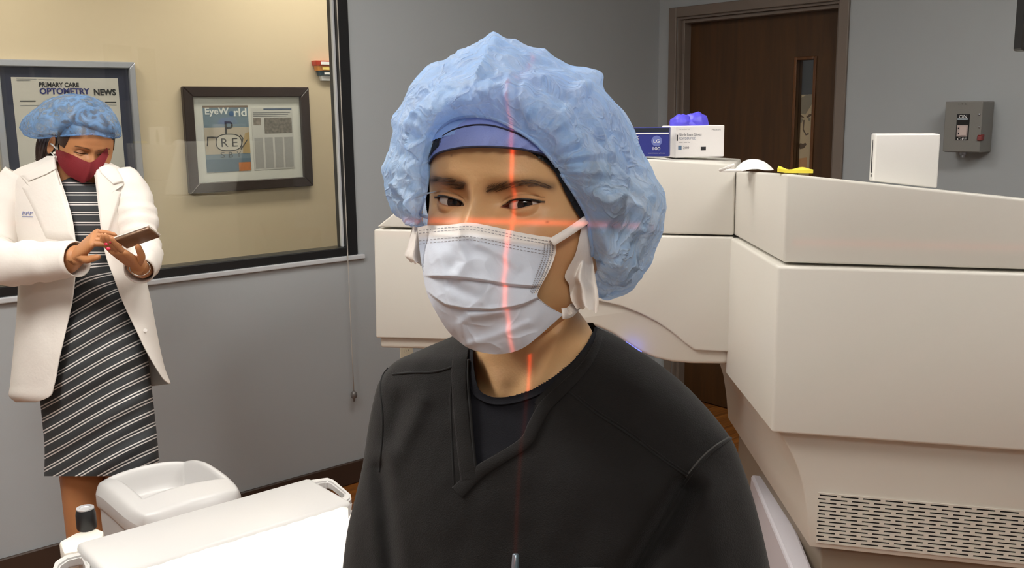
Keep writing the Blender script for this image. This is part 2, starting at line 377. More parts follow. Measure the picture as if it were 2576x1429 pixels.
# ================================================================== the laser machine
A0 = P(1845, 597, 2.8); ZS = A0[2]; _b = zpl(945, 577, ZS)
M1 = (A0-_b)/np.linalg.norm(A0-_b); M2 = np.array([-M1[1], M1[0], 0]); ZV = np.array([0, 0, 1.])
A0z = np.array([A0[0], A0[1], 0])
def MM(u, w, z): return A0z+M1*u+M2*w+ZV*z
def Mp(x, y, w):
    return pl(x, y, A0+M2*w, M2)
lm = empty('laser_machine', MM(.5, 0, 0), 'big white eye surgery laser machine with an arm and a vented body', 'machine')
DEP = .34
def arm(name, px, w, depth, m, bev, root=lm):
    return obj(name, prism([Mp(x, y, w) for x, y in px], M2*depth, bev, 3), m, root, auto=35)
arm('arm_panel', [(940, 577), (1847, 597), (1838, 886), (1748, 882), (1720, 862), (1690, 836), (1655, 812), (1610, 789), (1560, 770), (1510, 759), (1450, 755), (1390, 765), (1330, 790), (1270, 835), (1235, 858), (945, 850)], 0, DEP, M_WHITE, .006)
arm('arm_underside', [(955, 740), (1842, 740), (1830, 917), (1740, 916), (1690, 912), (1650, 903), (1610, 886), (1570, 860), (1540, 840), (1500, 822), (1450, 812), (1390, 822), (1320, 856), (1280, 884), (955, 876)], .022, DEP-.05, M_WHITE2, .012)
arm('arm_cover', [(947, 571), (1003, 527), (1190, 395), (1240, 386), (1630, 400), (1850, 414), (1846, 592)], .006, DEP-.01, M_WHITE, .006)
# soft tunnel lip under the arch with its blue ring light
lip = [(1470, 786), (1520, 800), (1560, 826), (1590, 852), (1625, 880), (1670, 902), (1720, 909)]
obj('ring_light', tube(spl([Mp(x, y, -.004) for x, y in [(1572, 863), (1582, 869), (1592, 876), (1602, 882), (1612, 888)]], 14), .006, 8), emis_mat('blue_led', (.12, .16, 1.0), 3.0), lm, True)
# main body: chamfered side runs from the arm plane to the front plane
FWo = -.484
def ztop(u, w=-.484): return (1.451-.105*(u-.148) if u > .148 else 1.451+.03*(.148-u))-.06*(w+.484)
plan = lambda sl, fr: [(0.0+sl, 0.02), (.142+sl, fr), (1.25, fr), (1.25, .34), (0.0+sl, .34)]
def body(name, sl, fr, z0, zt, m, bev):
    pn = plan(sl, fr)
    lo = [MM(u, w, z0) for u, w in pn]; hi = [MM(u, w, zt(u, w)) for u, w in pn]; n = len(pn)
    return obj(name, solid(lo+hi, [tuple(range(n))[::-1], tuple(range(n, 2*n))] + [(i, (i+1) % n, n+(i+1) % n, n+i) for i in range(n)], bev, 3), m, lm, auto=35)
body('body_cover', 0, FWo, ZS+.004, ztop, M_WHITE, .007)
body('body_panel', -.012, FWo-.014, .818, lambda u, w: ZS-.003, M_WHITE, .007)
# lower body with the curved left edge
lw = FWo+.03
crv = [(1935, 1060), (1962, 1092), (1985, 1130), (2005, 1172), (2020, 1220), (2030, 1290), (2036, 1376)]
pts = [Mp(x, y, lw) for x, y in crv]; zlow = pts[-1][2]
pts = pts+[MM(1.22, lw, zlow), MM(1.22, lw, pts[0][2])]
obj('lower_body', prism(pts, M2*1.0+M1*-.26, .005, 2), M_WHITE2, lm, auto=35)
# plinth
pu = (pts[6]-A0z) @ M1
obj('plinth_recess', hexa([MM(pu+.03, lw+.03, .1), MM(1.18, lw+.03, .1), MM(1.18, .5, .1), MM(pu-.22, .5, .1), MM(pu+.03, lw+.03, zlow+.002), MM(1.18, lw+.03, zlow+.002), MM(1.18, .5, zlow+.002), MM(pu-.22, .5, zlow+.002)], .004), M_DKTAUPE, lm)
obj('base_foot', hexa([MM(pu-.06, lw-.05, .0), MM(pu+.02, lw-.05, .0), MM(pu-.09, .2, .0), MM(pu-.19, .2, .0), MM(pu-.035, lw-.03, .44), MM(pu+.02, lw-.03, .44), MM(pu-.09, .2, .44), MM(pu-.165, .2, .44)], .008), M_PLINTH, lm)
obj('base_foot', hexa([MM(.1, lw+.05, 0), MM(1.2, lw+.05, 0), MM(1.2, .5, 0), MM(-.05, .5, 0), MM(.1, lw+.05, .1), MM(1.2, lw+.05, .1), MM(1.2, .5, .1), MM(-.05, .5, .1)], .006), M_PLINTH, lm)
# vent grille: bars with bridges between, near-black plate behind, its colour standing for the shade inside
ga, gb, gc = Mp(2062, 1243, lw-.002), Mp(2576, 1281, lw-.002), Mp(2076, 1363, lw-.002)
gu0, gz1 = (ga-A0z) @ M1, ga[2]; gz0 = gc[2]; gu1 = 1.0; NR = 13
pitch = (gz1-gz0)/(NR-.4); sh = pitch*.46; gl_ = .0405; gp = .0512
parts = []
def bar(u0, u1, z0, z1): parts.append(hexa([MM(u0, lw-.004, z0), MM(u1, lw-.004, z0), MM(u1, lw+.001, z0), MM(u0, lw+.001, z0), MM(u0, lw-.004, z1), MM(u1, lw-.004, z1), MM(u1, lw+.001, z1), MM(u0, lw+.001, z1)]))
for r in range(NR):
    zt = gz1-r*pitch
    bar(gu0-.004, gu1, zt-pitch, zt-sh)
    u = gu0-(r % 2)*gp*.5
    if r % 2 == 0: bar(gu0-.004, gu0, zt-sh, zt)
    while u < gu1:
        s0, s1 = max(u+gl_, gu0), min(u+gp, gu1)
        if s1 > s0: bar(s0, s1, zt-sh, zt)
        u += gp
bar(gu0-.004, gu1, gz1, gz1+.004)
gr = obj('vent_grille', join(*parts), M_WHITE2, lm)
obj('vent_backing', hexa([MM(gu0-.003, lw-.0008, gz0-.004), MM(gu1, lw-.0008, gz0-.004), MM(gu1, lw+.002, gz0-.004), MM(gu0-.003, lw+.002, gz0-.004), MM(gu0-.003, lw-.0008, gz1+.003), MM(gu1, lw-.0008, gz1+.003), MM(gu1, lw+.002, gz1+.003), MM(gu0-.003, lw+.002, gz1+.003)]), M_VENTBACK, gr)

# ================================================================== the patient bed
BZ = .72
q0, q1 = zpl(195, 1372, BZ), zpl(770, 1195, BZ); q2 = zpl(870, 1252, BZ)
BX0, BX1, BY1 = q0[0], q1[0], (q0[1]+q1[1])/2; BYm = q2[1]; BY0 = -.55
bed = empty('patient_bed', ((BX0+BX1)/2, (BY0+BY1)/2, 0), 'long white patient bed under a white sheet', 'bed')
obj('bed_end', box(BX0, BX1, BYm-.03, BY1, BZ-.085, BZ, .012, 3), M_BED, bed, auto=35)
obj('bed_deck', box(BX0+.01, BX1-.01, BY0, BYm-.03, BZ-.1, BZ-.035, .01, 2), M_BED, bed)
# sheet-covered mattress with a puckered far edge
nu, nv = 60, 130; V = []
for j in range(nv):
    t = j/(nv-1); yy = BYm-.004+(BY0-BYm)*t
    for i in range(nu):
        s = i/(nu-1); e = min(s, 1-s); xx = BX0+.006+(BX1-BX0-.012)*s
        zz = BZ-.004-.06*max(0, 1-e/.035)**2-.012*max(0, 1-t/.012)
        zz += .0022*fbm((xx*9, yy*7, 0), 1, 3)*min(1, e/.05)+.0016*math.sin(xx*160+yy*40)*max(0, 1-t/.02)
        V.append((xx, yy, zz))
obj('bed_sheet', (V, gridf(nu, nv)), M_SHEET, bed, True)
obj('mattress', box(BX0+.012, BX1-.012, BY0+.01, BYm-.035, BZ-.06, BZ-.016, .01, 2), M_SHEET, bed)
obj('bed_post', box((BX0+BX1)/2-.13, (BX0+BX1)/2+.13, .25, .95, .06, BZ-.1, .02, 3), M_BED, bed)
obj('bed_base', box((BX0+BX1)/2-.26, (BX0+BX1)/2+.26, -.1, 1.3, .0, .06, .015, 2), M_BED, bed)
def handle(pts, hole, z1, th, name='grab_handle'):
    """flat loop handle: outline with an opening"""
    n = len(pts); V = [(*p, z1) for p in pts]+[(*p, z1) for p in hole]+[(*p, z1-th) for p in pts]+[(*p, z1-th) for p in hole]; Fc = []
    for i in range(n):
        k = (i+1) % n
        Fc += [(i, k, n+k, n+i), (2*n+i, 3*n+i, 3*n+k, 2*n+k), (i, 2*n+i, 2*n+k, k), (n+i, n+k, 3*n+k, 3*n+i)]
    bm = bmesh.new(); vs = [bm.verts.new(p) for p in V]
    for f in Fc: bm.faces.new([vs[i] for i in f])
    bmesh.ops.recalc_face_normals(bm, faces=bm.faces)
    bmesh.ops.bevel(bm, geom=[e for e in bm.edges if e.calc_face_angle(0) > .8], offset=.004, segments=2, affect='EDGES', clamp_overlap=True)
    return obj(name, bm_out(bm), M_BED, bed, auto=40)
HZ = BZ-.015
h = [zpl(x, y, HZ)[:2] for x, y in [(745, 1222), (782, 1206), (825, 1200), (842, 1206), (882, 1240), (884, 1252), (860, 1272), (820, 1262)]]
hh = [zpl(x, y, HZ)[:2] for x, y in [(782, 1222), (794, 1214), (822, 1210), (832, 1213), (866, 1240), (866, 1246), (848, 1258), (826, 1252)]]
handle(h, hh, HZ, .022)
h = [zpl(x, y, HZ)[:2] for x, y in [(215, 1385), (165, 1395), (138, 1410), (128, 1440), (135, 1475), (180, 1480), (230, 1470), (232, 1420)]]
hh = [zpl(x, y, HZ)[:2] for x, y in [(205, 1398), (172, 1406), (152, 1420), (146, 1442), (150, 1462), (180, 1466), (214, 1456), (214, 1420)]]
handle(h, hh, HZ, .022)
# swivel bracket with the black knob beyond the bed end
KZ = BZ-.02
kc = zpl(219, 1330, KZ)
br = [zpl(x, y, KZ)[:2] for x, y in [(148, 1362), (190, 1340), (238, 1326), (262, 1336), (258, 1352), (205, 1372), (200, 1385), (160, 1392)]]
obj('knob_bracket', prism([(*p, KZ-.05) for p in br], (0, 0, .05), .006, 2), mat('cream_white_plastic', rgb(232, 226, 214), .35), bed, auto=40)
kn = obj('knob', lathe([(0, 0), (.019, 0), (.021, .004), (.021, .035), (.019, .045), (.0185, .047)], (*kc[:2], KZ), n=28), mat('black_rubber', rgb(26, 26, 28), .45), bed, auto=40)
obj('knob_cap', lathe([(.0185, .0), (.0185, .003), (.012, .0035), (.011, .0015), (0, .001)], (*kc[:2], KZ+.047), n=28), mat('silver_cap', rgb(205, 205, 208), .3, .5), kn, auto=40)

# ================================================================== grey plastic console with a recessed tray, behind the bed
CZ = .70
co = empty('tray_console', zpl(440, 1230, CZ)*np.array([1, 1, 0]), 'light grey plastic console with a recessed tray behind the bed', 'console')
cx0, cx1, cy0, cy1 = .680, .966, 2.14, 2.535
nu, nv = 72, 84; V = []
for j in range(nv):
    for i in range(nu):
        s, t = i/(nu-1), j/(nv-1)
        xx, yy = cx0+(cx1-cx0)*s, cy0+(cy1-cy0)*t
        zz = CZ-.018*(2*s-1)**2-.03*max(0, t-.55)**2*4+.012*math.sin(math.pi*t)
        e = min(s*(cx1-cx0), (1-s)*(cx1-cx0), t*(cy1-cy0), (1-t)*(cy1-cy0))
        zz -= .022*max(0, 1-e/.022)**2.2
        # recessed tray
        ux, uy = (s-.54)/.33, (t-.60)/.30
        d = max(abs(ux), abs(uy)); k = 1/(1+math.exp((d-1)*34)); zz -= .08*k
        # round the plan corners
        cxn, cyn = (2*s-1), (2*t-1)
        r = .16*abs(cxn*cyn)**3
        V.append((xx-(xx-(cx0+cx1)/2)*r, yy-(yy-(cy0+cy1)/2)*r, zz))
top = (V, gridf(nu, nv))
obj('tray_lid', top, M_BED, co, True)
ring = [V[i] for i in range(nu)]+[V[j*nu+nu-1] for j in range(1, nv)]+[V[(nv-1)*nu+i] for i in range(nu-2, -1, -1)]+[V[j*nu] for j in range(nv-2, 0, -1)]
mid = np.array([(cx0+cx1)/2, (cy0+cy1)/2, 0])
def shr(k, z): return [(mid[0]+(p[0]-mid[0])*k, mid[1]+(p[1]-mid[1])*k, (p[2]+z if z < 0 else z)) for p in ring]
rg = [shr(1, 0-1e-9), shr(1.0, -.03), shr(.985, -.036), shr(.955, -.04), shr(.93, .3), shr(.9, .005)]
obj('console_body', loft(rg, cap=False), M_BED, co, auto=40)
obj('console_foot', box(cx0+.02, cx1-.02, cy0+.02, cy1-.02, 0, .03, .01, 2), M_BED, co)
# ================================================================== heads (shared by both people)
def smooth01(x): x = np.clip(x, 0, 1); return x*x*(3-2*x)
def interp(z, zs, vs):
    """smooth table lookup"""
    zs = np.array(zs); vs = np.array(vs); m = np.gradient(vs, zs)
    i = np.clip(np.searchsorted(zs, z)-1, 0, len(zs)-2); h = zs[i+1]-zs[i]; t = np.clip((z-zs[i])/h, 0, 1)
    return (2*t**3-3*t**2+1)*vs[i]+(t**3-2*t**2+t)*h*m[i]+(-2*t**3+3*t**2)*vs[i+1]+(t**3-t**2)*h*m[i+1]
HZT = [-.108, -.104, -.094, -.082, -.066, -.05, -.034, -.018, 0, .018, .036, .052, .069, .086, .098, .106, .110]
HA = [.006, .024, .039, .047, .0545, .0615, .0680, .0725, .0750, .0752, .0745, .0725, .0670, .0565, .042, .023, .003]
HF = [.03, .074, .090, .094, .0945, .0955, .0965, .095, .0925, .0965, .098, .095, .0865, .069, .048, .026, .003]
HB = [.002, .004, .008, .013, .024, .038, .056, .074, .086, .094, .097, .096, .089, .072, .052, .03, .003]
EXC = .0312
class Eye:  # almond opening, local to the head, right-hand one (X > 0)
    def __init__(s, xi, xo, zi, zo, hu, hl): s.xi, s.xo, s.zi, s.zo, s.hu, s.hl = xi, xo, zi, zo, hu, hl
    def lines(s, X):
        e = np.clip((X-s.xi)/(s.xo-s.xi), 0, 1); b = s.zi+(s.zo-s.zi)*e
        return e, b+s.hu*np.sin(np.pi*e**.80)**.75, b-s.hl*np.sin(np.pi*e**1.1)**.85
def make_head(eye, alphas, zz, YC=.0735, RE=.0122, nose=1.0):
    A, Z = np.meshgrid(np.array(alphas), np.array(zz))
    a, bf, bb = interp(Z, HZT, HA), interp(Z, HZT, HF), interp(Z, HZT, HB)
    c, s = np.cos(A), np.sin(A); b = np.where(c > 0, bf, bb); n = np.where(c > 0, 2.5, 2.1)
    R = (np.abs(s/a)**n+np.abs(c/b)**n)**(-1/n)
    X, Y = R*s, R*c; fr = smooth01((c-.05)/.3)
    ax = np.abs(X)
    g = lambda x0, z0, sx, sz: np.exp(-((ax-x0)/sx)**2-((Z-z0)/sz)**2)
    Y += fr*(.0035*g(.026, .019, .02, .0075) - .0105*g(.030, .001, .0165, .0115) - .004*g(.012, .003, .008, .012)
             + .0045*g(.050, -.030, .02, .016) - .003*g(.066, .022, .014, .02) + .002*g(.0, .05, .04, .025))
    amp = nose*np.interp(Z, [-.056, -.046, -.038, -.02, 0, .010, .02, .03], [0, .008, .015, .0135, .0085, .0055, .002, 0])
    wd = np.interp(Z, [-.06, -.042, -.02, .0, .02], [.017, .014, .010, .0085, .011])
    Y += fr*amp*np.exp(-(X/wd)**2)
    # lids over the eyeball
    r2 = (ax-EXC)**2+Z**2; YL = YC+np.sqrt(np.maximum((RE+.0014)**2-r2, 0)); inside = (r2 < (RE+.0014)**2) & (c > 0)
    k = .0022; hsm = np.clip(.5+.5*(YL-Y)/k, 0, 1); Ym = Y*(1-hsm)+YL*hsm+k*hsm*(1-hsm)
    Y = np.where(inside, Ym, Y)
    e, zt, zb = eye.lines(ax)
    ine = (ax > eye.xi-.004) & (ax < eye.xo+.0045) & (c > 0)
    # lid crease above, soft pouch and groove below
    dz = Z-zt; eun = (ax-eye.xi)/(eye.xo-eye.xi); win = smooth01((1.06-eun)/.22)*smooth01((eun+.06)/.15)
    Y += np.where(ine, -.0011*np.exp(-((dz-.0034)/.0009)**2)*win + .0007*np.exp(-((dz-.0012)/.0012)**2)*np.sin(np.pi*np.clip(e, .0, 1.)), 0)
    dzb = zb-Z
    Y += np.where((ax > eye.xi) & (ax < eye.xo) & (c > 0), (.0010*np.exp(-((dzb-.0040)/.0026)**2) - .0005*np.exp(-((dzb-.0095)/.0025)**2))*np.sin(np.pi*e)**.7, 0)
    d = np.minimum(zt-Z, Z-zb); op = (d > 0) & (ax > eye.xi) & (ax < eye.xo) & (c > 0)
    Y -= np.where(op, .0065*smooth01(d/.0005), 0)
    return X, Y, Z, A, dict(e=e, zt=zt, zb=zb, ax=ax, op=op, fr=fr)
def head_cols(n_front, n_back, lim=1.25):
    return np.r_[np.linspace(-lim, lim, n_front), np.linspace(lim, 2*np.pi-lim, n_back+2)[1:-1]]
def sphere(c, r, axis, nu=40, nv=32):
    """sphere with its pole along axis; returns verts, faces, polar angle per face"""
    axis = np.asarray(axis, float); axis /= np.linalg.norm(axis); t = np.array([0, 0, 1.]) if abs(axis[2]) < .9 else np.array([1., 0, 0])
    a = np.cross(axis, t); a /= np.linalg.norm(a); b = np.cross(axis, a)
    ths = np.r_[np.linspace(0, .62, nv//2), np.linspace(.66, np.pi, nv//2)]
    V = [c+r*(axis*math.cos(th)+(a*math.cos(2*math.pi*i/nu)+b*math.sin(2*math.pi*i/nu))*math.sin(th)) for th in ths for i in range(nu)]
    Fc = gridf(nu, len(ths), True); ang = [.5*(ths[k//nu]+ths[k//nu+1]) for k in range(len(Fc))]
    return V, Fc, ang
class Frame:
    def __init__(s, o, x, y, z): s.o, s.R = np.asarray(o, float), np.array([x, y, z], float)
    def w(s, p): return s.o+np.asarray(p) @ s.R
    def l(s, p): return (np.asarray(p)-s.o) @ s.R.T
    def hull(s, px, py, c, rad):
        """pixel ray against an ellipsoid fixed to this frame; if it misses, the closest approach on the ray"""
        o = (s.l(CC)-np.array(c))/np.array(rad); d = (s.R @ ray(px, py))/np.array(rad)
        A_, B_, C_ = d @ d, o @ d, o @ o-1; q = B_*B_-A_*C_
        t = (-B_-math.sqrt(q))/A_ if q > 0 else -B_/A_
        return CC+ray(px, py)*t
def rot_axes(yaw, pitch, roll):
    """camera-facing head axes turned by yaw (to image left), pitch (down), roll (clockwise)"""
    x0, y0, z0 = CX, -FW, CY
    cy, sy = math.cos(yaw), math.sin(yaw); x, y, z = x0*cy+y0*sy, -x0*sy+y0*cy, z0
    cp, sp = math.cos(pitch), math.sin(pitch); y, z = y*cp-z*sp, z*cp+y*sp
    cr, sr = math.cos(roll), math.sin(roll); x, z = x*cr-z*sr, z*cr+x*sr
    return x, y, z
def attr_mat(name, rough=.5, sss=0., bump=0., bscale=200., var=.05, vscale=30., spec=.4, sheen=0.):
    m = mat(name, (1, 1, 1), rough, spec=spec, sss=sss, bump=bump, bscale=bscale, var=var, vscale=vscale)
    nt = m.node_tree; at = nt.nodes.new('ShaderNodeAttribute'); at.attribute_name = 'Col'
    vm = [n for n in nt.nodes if n.type == 'VECT_MATH'][0]; nt.links.new(at.outputs['Color'], vm.inputs[0])
    if sheen: nt.nodes['Principled BSDF'].inputs['Sheen Weight'].default_value = sheen
    return m
def nonwoven(name, col, transp=.2, trl=.35, bscale=90., bstr=.5, hi=None):
    """thin spun cloth: diffuse + translucent, a little see-through, patchy"""
    m = bpy.data.materials.new(name); m.use_nodes = True; nt = m.node_tree; N = nt.nodes; L = nt.links; N.remove(N['Principled BSDF'])
    tc = N.new('ShaderNodeTexCoord'); nz = N.new('ShaderNodeTexNoise'); nz.inputs['Scale'].default_value = 28; nz.inputs['Detail'].default_value = 5; nz.inputs['Distortion'].default_value = 1.5
    L.new(tc.outputs['Object'], nz.inputs['Vector'])
    cr = N.new('ShaderNodeMixRGB'); cr.inputs[1].default_value = col; cr.inputs[2].default_value = hi or col; L.new(nz.outputs['Fac'], cr.inputs[0])  # hi paints pale highlights into the cloth colour
    n2 = N.new('ShaderNodeTexNoise'); n2.inputs['Scale'].default_value = bscale; n2.inputs['Detail'].default_value = 4; n2.inputs['Distortion'].default_value = 2.0; L.new(tc.outputs['Object'], n2.inputs['Vector'])
    def mh(op, a, b):
        n = N.new('ShaderNodeMath'); n.operation = op
        for k, v in enumerate((a, b)):
            if isinstance(v, (int, float)): n.inputs[k].default_value = v
            else: L.new(v, n.inputs[k])
        return n.outputs[0]
    n3 = N.new('ShaderNodeTexNoise'); n3.inputs['Scale'].default_value = bscale*.33; n3.inputs['Detail'].default_value = 2; n3.inputs['Distortion'].default_value = 1.2; L.new(tc.outputs['Object'], n3.inputs['Vector'])
    crs = mh('POWER', mh('MAXIMUM', mh('SUBTRACT', 1.0, mh('MULTIPLY', mh('ABSOLUTE', mh('SUBTRACT', n3.outputs['Fac'], .5), 0.), 11.)), 0.), 1.6)   # thin crease lines of the crumpled film
    hgt = mh('ADD', mh('MULTIPLY', n2.outputs['Fac'], .45), mh('MULTIPLY', crs, .38 if hi else 0.))
    c2 = N.new('ShaderNodeMixRGB'); c2.inputs[2].default_value = rgb(228, 240, 254) if hi else col; L.new(mh('MULTIPLY', crs, .38 if hi else 0.), c2.inputs[0]); L.new(cr.outputs[0], c2.inputs[1]); cr = c2  # with hi, creases are painted whitish too, like highlights on the folds
    bp = N.new('ShaderNodeBump'); bp.inputs['Strength'].default_value = bstr; bp.inputs['Distance'].default_value = .004; L.new(hgt, bp.inputs['Height'])
    df = N.new('ShaderNodeBsdfDiffuse'); tl = N.new('ShaderNodeBsdfTranslucent'); tp = N.new('ShaderNodeBsdfTransparent')
    for q in (df, tl): L.new(cr.outputs[0], q.inputs[0]); L.new(bp.outputs[0], q.inputs['Normal'])
    m1 = N.new('ShaderNodeMixShader'); m1.inputs[0].default_value = trl; L.new(df.outputs[0], m1.inputs[1]); L.new(tl.outputs[0], m1.inputs[2])
    mr = N.new('ShaderNodeMapRange'); mr.inputs['From Min'].default_value = .35; mr.inputs['From Max'].default_value = .7; mr.inputs['To Min'].default_value = transp*.45; mr.inputs['To Max'].default_value = transp*1.8; L.new(nz.outputs['Fac'], mr.inputs['Value'])
    m2 = N.new('ShaderNodeMixShader'); L.new(mr.outputs[0], m2.inputs[0]); L.new(m1.outputs[0], m2.inputs[1]); L.new(tp.outputs[0], m2.inputs[2])
    gs = N.new('ShaderNodeBsdfGlossy'); gs.inputs['Roughness'].default_value = .5; L.new(bp.outputs[0], gs.inputs['Normal']); m3 = N.new('ShaderNodeMixShader'); m3.inputs[0].default_value = .04
    L.new(m2.outputs[0], m3.inputs[1]); L.new(gs.outputs[0], m3.inputs[2]); L.new(m3.outputs[0], N['Material Output'].inputs[0]); return m
def in_poly(px, py, poly):
    px, py = np.asarray(px), np.asarray(py); ins = np.zeros(px.shape, bool); n = len(poly)
    for i in range(n):
        x1, y1 = poly[i]; x2, y2 = poly[(i+1) % n]
        c = ((y1 > py) != (y2 > py)) & (px < (x2-x1)*(py-y1)/((y2-y1) if y2 != y1 else 1e-9)+x1); ins ^= c
    return ins
def polydist(px, py, line):
    best = np.full(np.shape(px), 1e9)
    for (x1, y1), (x2, y2) in zip(line[:-1], line[1:]):
        dx, dy = x2-x1, y2-y1; t = np.clip(((px-x1)*dx+(py-y1)*dy)/(dx*dx+dy*dy), 0, 1)
        best = np.minimum(best, np.hypot(px-x1-t*dx, py-y1-t*dy))
    return best
def clean(V, Fc):
    """drop unused vertices"""
    V = np.asarray(V); Fc = np.asarray(Fc); u = np.unique(Fc); mp = np.full(len(V), -1); mp[u] = np.arange(len(u)); return V[u], mp[Fc], u
def gridq(nu, nv, closeu=False):
    i, j = np.meshgrid(np.arange(nu if closeu else nu-1), np.arange(nv-1)); i, j = i.ravel(), j.ravel(); k = (i+1) % nu
    return np.stack([j*nu+i, j*nu+k, (j+1)*nu+k, (j+1)*nu+i], 1)
def vfbm(V, sc, oc=3): return np.array([fbm(p, sc, oc) for p in V])
def ribbon(path, nrm_pts, width, th=.0008):
    """flat strip along 3-D path; nrm = surface normals"""
    path = np.asarray(path, float); n = len(path); V = []
    if not hasattr(width, '__len__'): width = [width]*n
    for i in range(n):
        t = path[min(i+1, n-1)]-path[max(i-1, 0)]; t /= np.linalg.norm(t)+1e-12; N_ = np.asarray(nrm_pts[i], float); N_ = N_/np.linalg.norm(N_)
        b = np.cross(t, N_); b /= np.linalg.norm(b)+1e-12; w = width[i]/2
        V += [path[i]+b*w, path[i]+b*w+N_*th, path[i]-b*w+N_*th, path[i]-b*w]
    return loft([V[4*i:4*i+4] for i in range(n)])

# ================================================================== the man in black scrubs
EYE_D = .742
_x, _y, _z = rot_axes(math.radians(27), math.radians(2), math.radians(4.3))
HM = Frame(P(1215, 511, EYE_D)-_y*.0835, _x, _y, _z)
man = empty('person', (.72, .78, BZ), 'person in black scrubs, white mask and blue bouffant cap sitting on the bed', 'person')
eyeM = Eye(.0160, .0462, -.0028, .0028, .0037, .0030)
al = head_cols(430, 90); zz = np.r_[np.linspace(-.108, -.05, 36), np.linspace(-.049, -.016, 56), np.linspace(-.0155, .0135, 100), np.linspace(.0145, .06, 70), np.linspace(.062, .110, 30)]
X, Y, Z, A, inf = make_head(eyeM, al, zz)
NUH, NVH = len(al), len(zz)
HV = HM.w(np.stack([X.ravel(), Y.ravel(), Z.ravel()], 1)); HFc = gridq(NUH, NVH, True)
skin = np.array(rgb(210, 166, 118)[:3]); warm = np.array(rgb(196, 128, 94)[:3]); dark = np.array(rgb(40, 26, 20)[:3])
col = np.ones((HV.shape[0], 3))*skin
axr, Zr, Xr = inf['ax'].ravel(), Z.ravel(), X.ravel()
w_ = .45*np.exp(-((axr-.042)/.022)**2-((Zr+.03)/.02)**2)[:, None]; col = col*(1-w_)+warm*w_
w_ = .35*np.exp(-((axr-.03)/.018)**2-((Zr-.003)/.011)**2)[:, None]; col = col*(1-w_)+warm*.75*w_   # lids a little darker
e_, zt_, zb_ = inf['e'].ravel(), inf['zt'].ravel(), inf['zb'].ravel()
on = (axr > eyeM.xi-.001) & (axr < eyeM.xo+.003) & (inf['fr'].ravel() > .5)
w_ = np.where(on, .92*np.exp(-((Zr-zt_-.0003)/.0009)**2)*smooth01((e_+.05)/.3), 0)[:, None]; col = col*(1-w_)+dark*w_
w_ = np.where(on, .55*np.exp(-((Zr-zb_+.0002)/.0006)**2)*smooth01(e_/.5), 0)[:, None]; col = col*(1-w_)+np.array(rgb(110, 66, 50)[:3])*w_
w_ = np.where(on, .35*np.exp(-((Zr-zt_-.0036)/.0005)**2)*smooth01((e_+.1)/.3), 0)[:, None]; col = col*(1-w_)+dark*w_
w_ = np.where(inf['op'].ravel(), 1., 0)[:, None]; col = col*(1-w_)+np.array(rgb(166, 104, 84)[:3])*w_
for mx_, mz_ in ((.052, -.012), (-.022, .035)):
    w_ = .5*np.exp(-((Xr-mx_)/.0009)**2-((Zr-mz_)/.0009)**2)[:, None]; col = col*(1-w_)+dark*w_
BRR = [(1230, 477), (1262, 470), (1300, 463), (1342, 460), (1388, 469)]; BRL = [(1163, 467), (1135, 456), (1105, 452), (1075, 455)]
_v = HV-CC; _d = _v @ FW; hpx, hpy = 1288+F*(_v @ CX)/_d, 714.5-F*(_v @ CY)/_d; frn = inf['fr'].ravel() > .3
for ln_, lo_ in ((BRR, .62), (BRL, .62)):
    w_ = np.where(frn, lo_*np.exp(-(polydist(hpx, hpy, spl(ln_, 24).tolist())/13.)**2.2), 0)[:, None]; col = col*(1-w_)+np.array(rgb(74, 52, 38)[:3])*w_
sc_ = (Zr > np.interp(axr, [0, .05, .2], [.06, .05, .03]))[:, None]; col = np.where(sc_, np.array(rgb(18, 15, 14)[:3]), col)
# neck: rows of the photograph, each an ellipse in depth
def rowloft(rows, n=48, tilt=.0, ex=2.0):
    R_ = []
    for (y, xl, xr, T_, D) in rows:
        mid, hw = (xl+xr)/2, (xr-xl)/2; r = []
        for k in range(n):
            a = 2*math.pi*k/n; c_, s_ = math.cos(a), math.sin(a)
            px = mid+hw*math.copysign(abs(c_)**(2/ex), c_); d = D-math.copysign(abs(s_)**(2/ex), s_)*T_-tilt*(px-mid)/F*D
            r.append(P(px, y, d))
        R_.append(r)
    return R_
def resample_rows(rows, ys):
    rows = np.array(rows, float); return [(y, *[float(interp(np.array(y), rows[:, 0], rows[:, k])) for k in range(1, rows.shape[1])]) for y in ys]
neck_rows = [(700, 1245, 1420, .040, .850), (760, 1222, 1440, .050, .850), (820, 1200, 1482, .056, .852), (870, 1190, 1508, .058, .856), (920, 1176, 1534, .061, .862), (980, 1150, 1565, .066, .866), (1040, 1110, 1610, .070, .872), (1200, 1040, 1700, .072, .875), (1500, 1010, 1760, .085, .872), (2300, 1010, 1760, .085, .86)]
ny = np.r_[np.linspace(700, 1060, 46), np.linspace(1100, 2300, 14)]
nr = rowloft(resample_rows(neck_rows, ny), 96, tilt=.3)
NVt, NF = loft(nr)
NVt = np.array(NVt)
# tendons and the collar bones give the throat some shape
pxn = np.array([1288+F*((v-CC) @ CX)/dep(v) for v in NVt]); pyn = np.array([714.5-F*((v-CC) @ CY)/dep(v) for v in NVt])
bump_ = .0045*np.exp(-(polydist(pxn, pyn, [(1430, 800), (1330, 985)])/20)**2)+.004*np.exp(-(polydist(pxn, pyn, [(1215, 900), (1262, 990)])/18)**2)-.004*np.exp(-(np.hypot(pxn-1290, pyn-985)/26)**2)
NVt = NVt-FW*bump_[:, None]
ncol = np.ones((len(NVt), 3))*skin*.97
def strip_caps(F_): return [q for q in F_]
BODYV, BODYF = join((HV.tolist(), HFc.tolist()), (NVt.tolist(), NF))
BODYC = np.vstack([col, ncol])
M_SKIN = attr_mat('skin', .48, sss=.12, bump=.12, bscale=420, var=.05, vscale=45)
